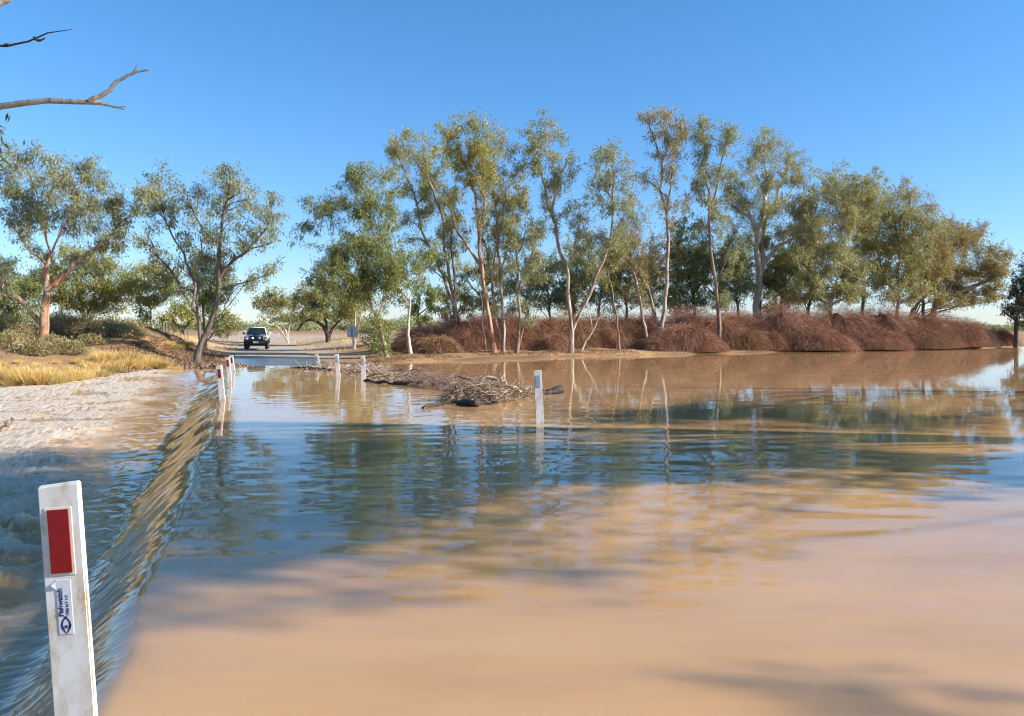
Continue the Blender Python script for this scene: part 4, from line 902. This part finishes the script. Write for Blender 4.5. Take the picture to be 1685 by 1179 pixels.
g = np.random.default_rng(660); m_ = 900; k = g.integers(2, 8, m_); tt = g.uniform(0, 1, m_)[:, None]
pp = WATER[k] * (1 - tt) + WATER[k + 1] * tt + g.normal(size=(m_, 2)) * np.array([.35, .35]); zz = np.maximum(height(pp[:, 0], pp[:, 1]), water_level(pp[:, 0], pp[:, 1]))
sz = g.uniform(.03, .16, m_) * g.uniform(.5, 1, m_); ax_ = g.normal(size=(m_, 3)); ax_[:, 2] *= .2; ax_ /= np.linalg.norm(ax_, axis=1, keepdims=True)
Pt = np.stack([pp[:, 0], pp[:, 1], zz + sz * .15], 1)[:, None] + ax_[:, None] * (np.array([-1, -.6, .1, .7, 1.0])[None, :, None] * sz[:, None, None]) + g.normal(size=(m_, 5, 3)) * sz[:, None, None] * .12
V, Q = tubes(Pt, sz[:, None] * np.array([.15, .7, .8, .55, .1])[None] * g.uniform(.7, 1.2, (m_, 5)), 6)
tag(mesh_np("mud_clods", V, Q, mat=plain("dark_mud", (.17, .105, .06), .8, 0, .45, 3), smooth=False), "dark mud clods and stones along the edge of the rapids", kind='stuff')
# far woods along the horizon
rng = np.random.default_rng(640); cs = []
for k in range(420):
    a = rng.uniform(-0.68, 0.70); Yd = rng.uniform(240, 460); xx = a * Yd; hh = rng.uniform(2.0, 5.5) * (0.55 + 0.45 * (a < -0.1)) * (1 + .5 * pn(a * 9, 0.5, 3)); rr = rng.uniform(2.5, 6)
    n = 260; u = rng.normal(size=(n, 3)); u /= np.linalg.norm(u, axis=1, keepdims=True)
    cs.append(np.array([xx, Yd, .6 + hh * .55]) + u * (rng.uniform(.2, 1, n) ** .5)[:, None] * np.array([rr, rr, hh * .55]))
V, Q, t = leaves_at(rng, np.concatenate(cs), .75, .22, .2)
tag(mesh_np("far_woods", V, Q, mat=LEAF['grey'], attrs={'tint': t}), "low line of far trees along the plain", kind='stuff')

# ------------------------------------------------------------------ guide posts
def box_bm(sx, sy, z0, z1, bev=0.004, taper=1.0, bm=None, off=(0, 0)):
    bm = bm or bmesh.new(); vs = []
    for z, k in ((z0, 1), (z1, taper)):
        for a, b in ((-1, -1), (1, -1), (1, 1), (-1, 1)): vs.append(bm.verts.new((off[0] + a * sx / 2 * k, off[1] + b * sy / 2 * k, z)))
    fs = [(0, 1, 2, 3), (4, 5, 6, 7), (0, 1, 5, 4), (1, 2, 6, 5), (2, 3, 7, 6), (3, 0, 4, 7)]
    f = [bm.faces.new([vs[i] for i in q]) for q in fs]
    if bev: bmesh.ops.bevel(bm, geom=list({e for q in f for e in q.edges}), offset=bev, segments=2, affect='EDGES')
    return bm
def plate_bm(x0, x1, z0, z1, y, th, bev=0.001, bm=None):
    bm = bm or bmesh.new(); vs = [bm.verts.new(p) for p in ((x0, y, z0), (x1, y, z0), (x1, y, z1), (x0, y, z1), (x0, y - th, z0), (x1, y - th, z0), (x1, y - th, z1), (x0, y - th, z1))]
    f = [bm.faces.new([vs[i] for i in q]) for q in ((0, 1, 2, 3), (4, 5, 6, 7), (0, 1, 5, 4), (1, 2, 6, 5), (2, 3, 7, 6), (3, 0, 4, 7))]
    if bev: bmesh.ops.bevel(bm, geom=list({e for q in f for e in q.edges}), offset=bev, segments=1, affect='EDGES')
    return bm
m, nt, bs = new_mat("post_white")
tc = nd(nt, "ShaderNodeTexCoord").outputs['Object']
n1 = noise(nt, nd(nt, "ShaderNodeMapping", Vector=tc, Scale=(1, 1, .5)).outputs[0], 9, 6, .65); n2 = noise(nt, tc, 42, 4, .7)
c = mix(nt, nd(nt, "ShaderNodeMapRange", Value=n1, i1=.45, i2=.68, i3=0., i4=.85).outputs[0], (.76, .74, .69), (.52, .36, .19))
spots = nd(nt, "ShaderNodeMath", {'operation': 'MULTIPLY'}, i0=nd(nt, "ShaderNodeMapRange", Value=n2, i1=.52, i2=.66, i3=0., i4=1.).outputs[0], i1=nd(nt, "ShaderNodeMapRange", Value=n1, i1=.52, i2=.66, i3=0., i4=.8).outputs[0]).outputs[0]
c = mix(nt, spots, c, (.42, .20, .07))
nt.links.new(c, bs.inputs['Base Color']); bs.inputs['Roughness'].default_value = .45; bump(nt, bs, n2, .08, .002); M_POST = m
M_RED = plain("reflector_red", (.235, .003, .009), .35, 0, .1, 60); M_GREY = plain("reflector_grey", (.30, .33, .36), .3, 0, .1, 40)
M_CREAM = plain("reflector_frame", (.72, .66, .50), .5, 0, .06, 30); M_STK = plain("sticker_white", (.66, .68, .71), .4, 0, .05, 60); M_NAVY = plain("ink_navy", (.015, .03, .12), .5, 0, .1, 60)
GP1, GP2 = "guide posts with red reflectors along the left edge", "guide posts along the right edge of the crossing"
def guide_post(px, ptop, pbase, pbx, Y, wid, label, group, refl, zb=None, rotz=0.0):
    top = P(px, ptop, Y); bot = P(pbx, pbase, Y); lean = math.atan2(bot[0] - top[0], top[2] - bot[2]); hh = math.hypot(top[2] - bot[2], bot[0] - top[0])
    root = thing("guide_post", label, "guide post", tuple(bot), group, (0, -lean, rotz))
    th = wid * (0.16 if Y < 5 else 0.32)
    bm = box_bm(wid, th, -0.7, hh, wid * .035)
    for v in bm.verts:
        if v.co.z > hh * .9: v.co.z += (v.co.x / wid) * wid * .07 + (v.co.y / th) * .004
    obj_bm("post", bm, M_POST, root)
    k = wid / .155
    rw, r1, r0 = .079 * k, hh - .094 * k, hh - .33 * k
    rf = obj_bm("reflector", plate_bm(-rw / 2 - .004, rw / 2 - .004, r0, r1, -th / 2 - .003, .004), M_RED if refl else M_GREY, root)
    if refl: obj_bm("frame", plate_bm(-rw / 2 - .016 * k, rw / 2 + .006 * k, r0 - .009 * k, r1 + .008 * k, -th / 2, .0025), M_CREAM, rf)
    return root, hh, th
p1, hh, th = guide_post(97.5, 796, 1240, 130, 2.86, .149, "nearest guide post, dirt stained, with red reflector and blue lettered sticker", GP1, True)
guide_post(360.5, 602, 658, 366, 20.7, .150, "second guide post from the viewer on the left edge of the crossing", GP1, True)
guide_post(374.5, 588, 630, 378, 27.1, .150, "third guide post on the left edge, leaning left before the last", GP1, True)
guide_post(380.5, 585, 612, 384, 33.6, .155, "farthest guide post on the left edge, nearest the road gum", GP1, True)
guide_post(884.5, 610, 699, 889, 15.6, .155, "large upright guide post with grey reflector standing alone in the pond ripples", GP2, False)
guide_post(597, 586, 627, 598, 28.3, .150, "upright guide post at the left tip of the driftwood", GP2, False)
guide_post(553.5, 583, 622, 557, 29.6, .150, "leaning guide post between two others at far right edge of the crossing", GP2, False)
guide_post(520.5, 583, 604, 525, 37.0, .150, "farthest and smallest guide post leaning left by the mud", GP2, False)
# sticker with writing on the near post
sy_ = -th / 2 - .0005; zt = hh - (953 - 796) / 458.0 * 1.0; zb_ = hh - (1042 - 796) / 458.0
xc = -.004
stk = obj_bm("sticker", plate_bm(xc - .026, xc + .026, zb_, zt, sy_, .0015, .0004), M_STK, p1)
bm = bmesh.new(); v = [bm.verts.new(q) for q in ((xc - .026, sy_ - .0005, zt - .002), (xc - .041, sy_ - .010, zt - .016), (xc - .0255, sy_ - .001, zt - .035))]; bm.faces.new(v)
obj_bm("peeling_corner", bm, plain("sticker_back", (.36, .40, .47), .5), stk)
def text(body, size, x, z, name, parent, y):
    cu = bpy.data.curves.new(name, 'FONT'); cu.body = body; cu.size = size; cu.align_x = 'LEFT'; cu.align_y = 'BOTTOM'; cu.extrude = .0003; cu.offset = size * .028
    o = bpy.data.objects.new(name, cu); COL.objects.link(o)
    o.matrix_world = Matrix.Translation((x, y, z)) @ Matrix.Rotation(math.radians(-90), 4, 'Y') @ Matrix.Rotation(math.radians(90), 4, 'X')
    bpy.context.view_layer.update()
    me = bpy.data.meshes.new_from_object(o.evaluated_get(bpy.context.evaluated_depsgraph_get())); mw = o.matrix_world.copy()
    bpy.data.objects.remove(o); me.transform(mw); me.materials.clear(); me.materials.append(M_NAVY)
    q = bpy.data.objects.new(name, me); COL.objects.link(q); q.parent = parent; return q
ty = sy_ - .0022
sl_ = (zt - zb_)
text("Fishwatch", .0255, xc - .001, zb_ + .33 * sl_, "lettering", stk, ty)
text("1800 017 116", .0135, xc + .0165, zb_ + .34 * sl_, "phone_number", stk, ty)
bm = bmesh.new(); zc = zb_ + .135 * sl_
def ring_strip(pts, wd):
    pts = np.array(pts); t = np.gradient(pts, axis=0); t /= np.linalg.norm(t, axis=1, keepdims=True); nrm = np.stack([-t[:, 1], t[:, 0]], 1)
    a = [bm.verts.new((xc + q[0], ty, zc + q[1])) for q in pts + nrm * np.array(wd)[:, None]]; b = [bm.verts.new((xc + q[0], ty, zc + q[1])) for q in pts - nrm * np.array(wd)[:, None]]
    for i in range(len(a) - 1): bm.faces.new((a[i], a[i + 1], b[i + 1], b[i]))
u = np.linspace(0, 1, 15)
ring_strip(np.stack([.0145 * np.sin(u * math.pi) * np.where(u < .82, 1, 1) - .030 * np.clip(u - .80, 0, 1), -.024 + .062 * u], 1), np.interp(u, [0, .3, .75, 1], [.0008, .0042, .003, .0022]))
ring_strip(np.stack([-.0145 * np.sin(u * math.pi) + .030 * np.clip(u - .80, 0, 1), -.024 + .062 * u], 1), np.interp(u, [0, .3, .75, 1], [.0008, .0042, .003, .0022]))
a_ = np.linspace(0, 2 * math.pi, 18); ring_strip(np.stack([.0040 * np.cos(a_), .0008 + .0040 * np.sin(a_)], 1), np.full(18, .0022))
ring_strip([(.010, -.002), (.015, .004), (.019, .008)], [.0028, .0020, .0010])
for f in bm.faces: pass
me = bpy.data.meshes.new("fish_emblem"); bm.to_mesh(me); bm.free(); me.materials.append(M_NAVY)
q = bpy.data.objects.new("fish_emblem", me); COL.objects.link(q); q.parent = stk

# ------------------------------------------------------------------ car
def prism(prof, x0, x1, bm=None, bev=0.0, seg=2):
    bm = bm or bmesh.new(); n = len(prof)
    a = [bm.verts.new((x0, p[0], p[1])) for p in prof]; b = [bm.verts.new((x1, p[0], p[1])) for p in prof]
    fs = [bm.faces.new(a), bm.faces.new(b[::-1])] + [bm.faces.new((a[i], b[i], b[(i + 1) % n], a[(i + 1) % n])) for i in range(n)]
    if bev: bmesh.ops.bevel(bm, geom=list({e for f in fs for e in f.edges}), offset=bev, segments=seg, affect='EDGES')
    return bm
def bar(bm, a, b, r, k=8):
    a, b = Vector(a), Vector(b); d_ = b - a
    mt = Matrix.Translation((a + b) / 2) @ d_.to_track_quat('Z', 'Y').to_matrix().to_4x4()
    bmesh.ops.create_cone(bm, cap_ends=True, segments=k, radius1=r, radius2=r, depth=d_.length, matrix=mt); return bm
m, nt, bs = new_mat("paint_white"); bs.inputs['Base Color'].default_value = (.78, .79, .80, 1); bs.inputs['Roughness'].default_value = .22; bs.inputs['Coat Weight'].default_value = .6
nt.links.new(ramp(nt, noise(nt, coords(nt), 3, 4), [(.35, (.70, .66, .60)), (.6, (.80, .80, .80))]), bs.inputs['Base Color']); M_PAINT = m
m, nt, bs = new_mat("car_glass"); nt.links.new(ramp(nt, noise(nt, coords(nt), 2), [(.3, (.010, .016, .018)), (.7, (.02, .03, .03))]), bs.inputs['Base Color']); bs.inputs['Roughness'].default_value = .05; M_GLASS = m
M_BLACK = plain("black_plastic", (.018, .018, .02), .5, 0, .2); M_RUB = plain("tyre_rubber", (.022, .021, .02), .8, 0, .25); M_STEEL = plain("rim_steel", (.45, .45, .46), .35, .8, .1)
M_LAMP = plain("lamp_clear", (.75, .76, .78), .08, .3, .05); M_PLATE = plain("plate_white", (.72, .73, .76), .4, 0, .05); M_CHROME = plain("chrome", (.6, .6, .62), .18, 1, .05)
CY = 66.0; cxw = (423.2 - CX) / F * CY
car = thing("utility_vehicle", "white four wheel drive utility with black bull bar driving toward the flooded crossing", "car", (cxw, CY, float(height(cxw, CY)) + .03), None, (0, 0, math.atan(K) * 0.85))
W = .90
prof = [(-2.28, .48), (-2.38, .62), (-2.40, .86), (-2.30, 1.04), (-1.9, 1.13), (-1.05, 1.19), (1.0, 1.19), (1.15, 1.18), (2.55, 1.18), (2.60, .60), (2.5, .48)]
obj_bm("body", prism(prof, -W, W, bev=.05), M_PAINT, car, True)
bm = bmesh.new(); lo = [(-.82, -1.12, 1.17), (.82, -1.12, 1.17), (.84, 1.18, 1.17), (-.84, 1.18, 1.17)]; hi = [(-.64, -.42, 1.80), (.64, -.42, 1.80), (.66, .98, 1.82), (-.66, .98, 1.82)]
vs = [bm.verts.new(p) for p in lo + hi]; fs = [bm.faces.new([vs[i] for i in q]) for q in ((0, 1, 2, 3), (4, 5, 6, 7), (0, 1, 5, 4), (1, 2, 6, 5), (2, 3, 7, 6), (3, 0, 4, 7))]
bmesh.ops.bevel(bm, geom=list({e for f in fs for e in f.edges}), offset=.07, segments=3, affect='EDGES'); obj_bm("cab", bm, M_PAINT, car, True)
def quad_plate(name, pts, mat, parent, off):
    n_ = (Vector(pts[1]) - Vector(pts[0])).cross(Vector(pts[3]) - Vector(pts[0])).normalized(); bm = bmesh.new()
    a = [bm.verts.new(Vector(p) + n_ * off) for p in pts]; b = [bm.verts.new(Vector(p) - n_ * .02) for p in pts]
    bm.faces.new(a); bm.faces.new(b[::-1])
    for i in range(4): bm.faces.new((a[i], a[(i + 1) % 4], b[(i + 1) % 4], b[i]))
    return obj_bm(name, bm, mat, parent)
quad_plate("windscreen", [(-.75, -1.07, 1.22), (.75, -1.07, 1.22), (.60, -.49, 1.745), (-.60, -.49, 1.745)], M_GLASS, car, .008)
for s in (-1, 1):
    p = [(s * .835, -.85, 1.24), (s * .845, 1.0, 1.24), (s * .69, .86, 1.72), (s * .685, -.38, 1.72)]
    quad_plate("side_window", p if s > 0 else p[::-1], M_GLASS, car, .008)
    hl = obj_bm("headlight", prism([(-2.40, .80), (-2.36, .97), (-2.05, 1.04), (-2.1, .84)], s * .60, s * .885, bev=.02), M_LAMP, car, True)
    mr = bmesh.new(); bmesh.ops.create_cube(mr, size=1, matrix=Matrix.Translation((s * 1.02, -.72, 1.30)) @ Matrix.Diagonal((.20, .10, .18, 1))); bmesh.ops.bevel(mr, geom=mr.edges[:], offset=.03, segments=2, affect='EDGES')
    mo = obj_bm("mirror", mr, M_PAINT if s > 0 else M_BLACK, car, True); obj_bm("mirror_arm", bar(bmesh.new(), (s * .82, -.78, 1.24), (s * .94, -.73, 1.27), .02), M_BLACK, mo)
    dl = bmesh.new(); bmesh.ops.create_cone(dl, cap_ends=True, segments=20, radius1=.115, radius2=.09, depth=.10, matrix=Matrix.Translation((s * .27, -2.56, .93)) @ Matrix.Rotation(math.radians(90), 4, 'X'))
    dd = obj_bm("driving_light", dl, M_LAMP, car, True)
    fl = bmesh.new(); bmesh.ops.create_uvsphere(fl, u_segments=12, v_segments=8, radius=.065, matrix=Matrix.Translation((s * .62, -2.50, .62)) @ Matrix.Diagonal((1, .4, 1, 1))); obj_bm("fog_light", fl, M_LAMP, car, True)
    for yy_ in (-1.45, 1.55):
        ty_ = bmesh.new(); mt = Matrix.Translation((s * .80, yy_, .39)) @ Matrix.Rotation(math.radians(90), 4, 'Y')
        bmesh.ops.create_cone(ty_, cap_ends=True, segments=28, radius1=.39, radius2=.39, depth=.26, matrix=mt); bmesh.ops.bevel(ty_, geom=[e for e in ty_.edges if len(e.link_faces) == 2 and any(len(f.verts) > 6 for f in e.link_faces)], offset=.04, segments=2, affect='EDGES')
        wh = obj_bm("wheel", ty_, M_RUB, car, True)
        rm = bmesh.new(); bmesh.ops.create_cone(rm, cap_ends=True, segments=20, radius1=.22, radius2=.22, depth=.275, matrix=mt); obj_bm("rim", rm, M_STEEL, wh, True)
        fa = bmesh.new(); n_ = 14; aa = [math.radians(10 + 160 * i / (n_ - 1)) for i in range(n_)]
        for i in range(n_ - 1):
            q = [(math.cos(t_) * r_ + yy_, math.sin(t_) * r_ + .40) for t_, r_ in ((aa[i], .42), (aa[i + 1], .42), (aa[i + 1], .50), (aa[i], .50))]
            prism(q, s * .86, s * .955, fa)
        obj_bm("wheel_arch", fa, M_BLACK, car)
obj_bm("bonnet_scoop", prism([(-1.75, 1.15), (-1.70, 1.235), (-1.3, 1.24), (-1.2, 1.18)], -.28, .28, bev=.02), M_BLACK, car, True)
obj_bm("grille", prism([(-2.42, .78), (-2.40, 1.00), (-2.30, 1.03), (-2.3, .78)], -.55, .55, bev=.01), M_BLACK, car)
bb = prism([(-2.60, .40), (-2.66, .52), (-2.62, .74), (-2.42, .76), (-2.36, .40)], -.93, .93, bev=.03)
for z in (.86, 1.02): bar(bb, (-.50, -2.58, z), (.50, -2.58, z), .028)
for x in (-.50, .50): bar(bb, (x, -2.58, .70), (x, -2.58, 1.08), .032)
for s in (-1, 1):
    bar(bb, (s * .50, -2.58, 1.02), (s * .80, -2.52, .98), .026); bar(bb, (s * .80, -2.52, .98), (s * .90, -2.46, .74), .026)
bar(bb, (-.50, -2.58, 1.08), (.50, -2.58, 1.08), .03)
obj_bm("bull_bar", bb, M_BLACK, car, True)
obj_bm("number_plate", plate_bm(-.19, .19, .53, .66, -2.665, .012), M_PLATE, car)
obj_bm("underbody", prism([(-2.2, .34), (-2.2, .55), (2.3, .55), (2.3, .34)], -.62, .62), M_BLACK, car)
obj_bm("aerial", bar(bmesh.new(), (.60, -2.55, .78), (.62, -2.50, 2.0), .008), M_BLACK, car)

# ------------------------------------------------------------------ sign backs, fence, driftwood
Ys = 56.0; x0, _, z0 = P(580, 555, Ys)
sg = thing("road_sign", "grey backs of two sign panels on one post at the road bend", "sign", (x0, Ys, float(height(x0, Ys))))
k = Ys / F; M_SIGN = plain("sign_back", (.26, .29, .33), .4, .5, .08, 3); zb_ = z0 - float(height(x0, Ys))
obj_bm("post", bar(bmesh.new(), (0, .03, -.3), (0, .03, zb_ + 18 * k), .035), M_SIGN, sg)
for s in (-1, 1): obj_bm("panel", plate_bm(s * .2 - .185, s * .2 + .185, zb_, zb_ + .74, -.012 * s, .012, .002), M_SIGN, sg)
Ys = 92.0; x0, _, z0 = P(458, 556, Ys)
sg = thing("road_sign", "tiny pale sign on a thin post just right of the car", "sign", (x0, Ys, float(height(x0, Ys))))
zb_ = z0 - float(height(x0, Ys)); obj_bm("post", bar(bmesh.new(), (0, .03, -.2), (0, .03, zb_ + .5), .03), M_SIGN, sg); obj_bm("panel", plate_bm(-.16, .16, zb_, zb_ + .55, 0, .012, .002), M_STK, sg)
Yf_ = 63.0; fz = thing("post_fence", "low weathered post and wire fence behind the mound, left of the road gum", "fence", tuple(P(270, 562, Yf_)))
for i, (px, hpx) in enumerate(((268, 15), (273, 15), (277.5, 15), (285, 11), (291, 11), (297, 12), (303, 11), (309, 11))):
    q = P(px, 562, Yf_ + i * .35) - np.array(fz.location); q[2] = float(height((px - CX) / F * (Yf_ + i * .35), Yf_ + i * .35)) - fz.location[2]
    obj_bm("post", bar(bmesh.new(), (q[0], q[1], q[2] - .2), (q[0] + .01, q[1], q[2] + hpx * Yf_ / F + .15), .07 if i < 3 else .035, 7), BARK['grey'], fz)
for zz in (.35, .6):
    a = P(268, 562, Yf_) - np.array(fz.location); b = P(309, 562, Yf_ + 2.5) - np.array(fz.location)
    ga = float(height(a[0] + fz.location[0], Yf_)) - fz.location[2]; gb = float(height(b[0] + fz.location[0], Yf_ + 2.5)) - fz.location[2]
    obj_bm("wire", bar(bmesh.new(), (a[0], a[1], ga + zz), (b[0], b[1], gb + zz), .006, 5), M_SIGN, fz)

def heap(name, label, pts, n, mat, ln, wd, seed, hgt):
    """pts: (px, py, radius m) waterline centres; a tangle of curved sticks lying on the water."""
    rng = np.random.default_rng(seed); c = np.array([[(p[0] - CX) / F * (H * F / (p[1] - HY)), H * F / (p[1] - HY), p[2], p[3]] for p in pts])
    i = rng.integers(0, len(c), n); t = rng.uniform(0, 1, n); j = np.minimum(i + 1, len(c) - 1); cc = c[i] * (1 - t)[:, None] + c[j] * t[:, None]
    a = rng.uniform(0, 2 * math.pi, n); r = np.sqrt(rng.uniform(0, 1, n)) * cc[:, 2]
    z = cc[:, 3] * (1 - (r / cc[:, 2]) ** 2) * rng.uniform(0, 1, n) ** .6
    st_ = np.stack([cc[:, 0] + np.cos(a) * r, cc[:, 1] + np.sin(a) * r, z], 1)
    m_ = 7; q = np.linspace(0, 1, m_); d_ = rng.normal(size=(n, 3)) * np.array([1, .8, .35]); d_ /= np.linalg.norm(d_, axis=1, keepdims=True)
    e = np.cross(d_, rng.normal(size=(n, 3))); e /= np.linalg.norm(e, axis=1, keepdims=True)
    l = rng.uniform(.4, 1.2, n) * ln; bend = rng.normal(size=n) * .45 * l
    Pt = st_[:, None] + d_[:, None] * ((q - .5)[None, :, None] * l[:, None, None]) + e[:, None] * (bend[:, None] * (q * (1 - q))[None])[..., None] * 1.6
    Pt += np.cumsum(rng.normal(size=(n, m_, 3)), axis=1) * (.022 * l)[:, None, None]
    Pt[:, :, 2] = np.maximum(Pt[:, :, 2], -.06)
    R_ = (rng.uniform(.35, 1.3, n) ** 1.5 * wd)[:, None] * np.linspace(1, .4, m_)[None]
    V, Q = tubes(Pt, R_, 5); return tag(mesh_np(name, V, Q, mat=mat, smooth=True, attrs={'tint': np.repeat(rng.uniform(0, 1, n), m_ * 5)}), label, kind='stuff')
heap("driftwood_debris", "tangled heap of brown drift sticks at the upstream road edge", [(750, 660, .55, .34), (770, 660, .65, .46), (795, 660, .70, .54), (820, 657, .70, .50), (845, 653, .50, .26)], 820, M_STICK, .78, .0115, 701, .6)
heap("driftwood_debris", "pinkish fine twigs caught behind the drift heap", [(700, 634, .7, .45), (735, 638, .9, .55), (775, 644, .8, .5), (800, 648, .5, .4)], 2600, M_STICKP, .34, .006, 702, .5)
heap("driftwood_debris", "low line of drift sticks reaching the far posts", [(520, 606, .9, .12), (560, 609, .9, .14), (610, 616, .9, .22), (650, 622, .9, .28), (690, 630, .8, .3)], 520, M_STICK, 1.0, .014, 703, .3)
GD = "drift logs caught along the crossing"
def log(label, pts, r0, r1, mat, seed, z=0.0):
    q = np.array([[(x - CX) / F * (H * F / (y - HY)), H * F / (y - HY), zz + z] for x, y, zz in pts]); root = thing("drift_log", label, "log", tuple(q[0]), GD)
    rs_ = resample(q - q[0], 14); rng = np.random.default_rng(seed); rs_ += rng.normal(size=(14, 3)) * min(r0, .06) * .55
    ac = Acc(); V, Q = tubes(rs_[None], (np.linspace(r0, r1, 14) * rng.uniform(.6, 1.3, 14))[None], 8); V = V + rng.normal(size=V.shape) * min(r0, .08) * .16; ac.add(V, Q)
    for c_ in (np.arange(8), np.arange(13 * 8, 14 * 8)):
        ac.Q.append(np.array([[c_[0], c_[1], c_[2], c_[3]], [c_[0], c_[3], c_[4], c_[7]], [c_[4], c_[5], c_[6], c_[7]]]))
    V, Q, _ = ac.get(); mesh_np("log", V, Q, mat=mat, parent=root, smooth=True)
    ac = Acc()
    for k in range(3):
        s0 = rs_[rng.integers(3, 12)]; dv = rng.normal(size=3); dv[2] = abs(dv[2]) * .5; dv /= np.linalg.norm(dv)
        V, Q = tubes(resample([s0, s0 + dv * r0 * 2, s0 + dv * r0 * 4.5], 5)[None], np.linspace(r0 * .4, r0 * .12, 5)[None], 5); ac.add(V, Q)
    V, Q, _ = ac.get(); mesh_np("branch_stub", V, Q, mat=mat, parent=root, smooth=True)
log("pale stripped branch lying across the top of the drift heap", [(800, 655, .55), (822, 655, .48), (842, 655, .30), (858, 655, .16)], .05, .028, BARK['dead'], 1)
log("dark wet limb pointing left out of the drift heap", [(695, 673, .02), (725, 668, .05), (755, 667, .07), (785, 670, .08)], .025, .085, M_LOGDARK, 2)
log("thick dark wet butt under the right of the drift heap", [(775, 667, .03), (800, 666, .05), (822, 664, .04)], .06, .045, M_LOGDARK, 3)
log("black log end floating right of the large guide post", [(884, 650, .0), (900, 649, .04), (912, 648, .07), (922, 647, .10)], .05, .17, M_LOGDARK, 4)
log("short angled stick in the water left of the large guide post", [(863, 657, -.03), (868, 654, .05), (875, 650, .16)], .02, .028, BARK['brown'], 5)
log("long dark limb along the water left of the pinkish twigs", [(598, 627, .02), (630, 632, .04), (665, 634, .05), (700, 635, .05), (735, 638, .06)], .04, .08, M_LOGDARK, 6)
log("dark broken branch lying low between the far guide posts", [(478, 606, .03), (500, 606, .05), (530, 609, .06), (560, 611, .04)], .04, .07, M_LOGDARK, 7)
log("grey brown branch arching behind the leaning far post", [(560, 608, .02), (578, 607, .10), (586, 607, .22), (595, 609, .06)], .04, .03, BARK['dead'], 8)
log("brown branch lying just right of the upright far post", [(606, 619, .05), (625, 621, .12), (645, 620, .22), (668, 622, .30)], .04, .03, BARK['brown'], 9)
log("dark branch jutting up left within the pinkish twigs", [(748, 646, .46), (762, 646, .44), (780, 648, .30)], .03, .02, M_LOGDARK, 10)
log("forked drift branch beached on the far left rapids", [(-12, 668, .03), (3, 668, .08), (14, 664, .16), (20, 660, .24)], .06, .02, BARK['brown'], 11, -0.68)
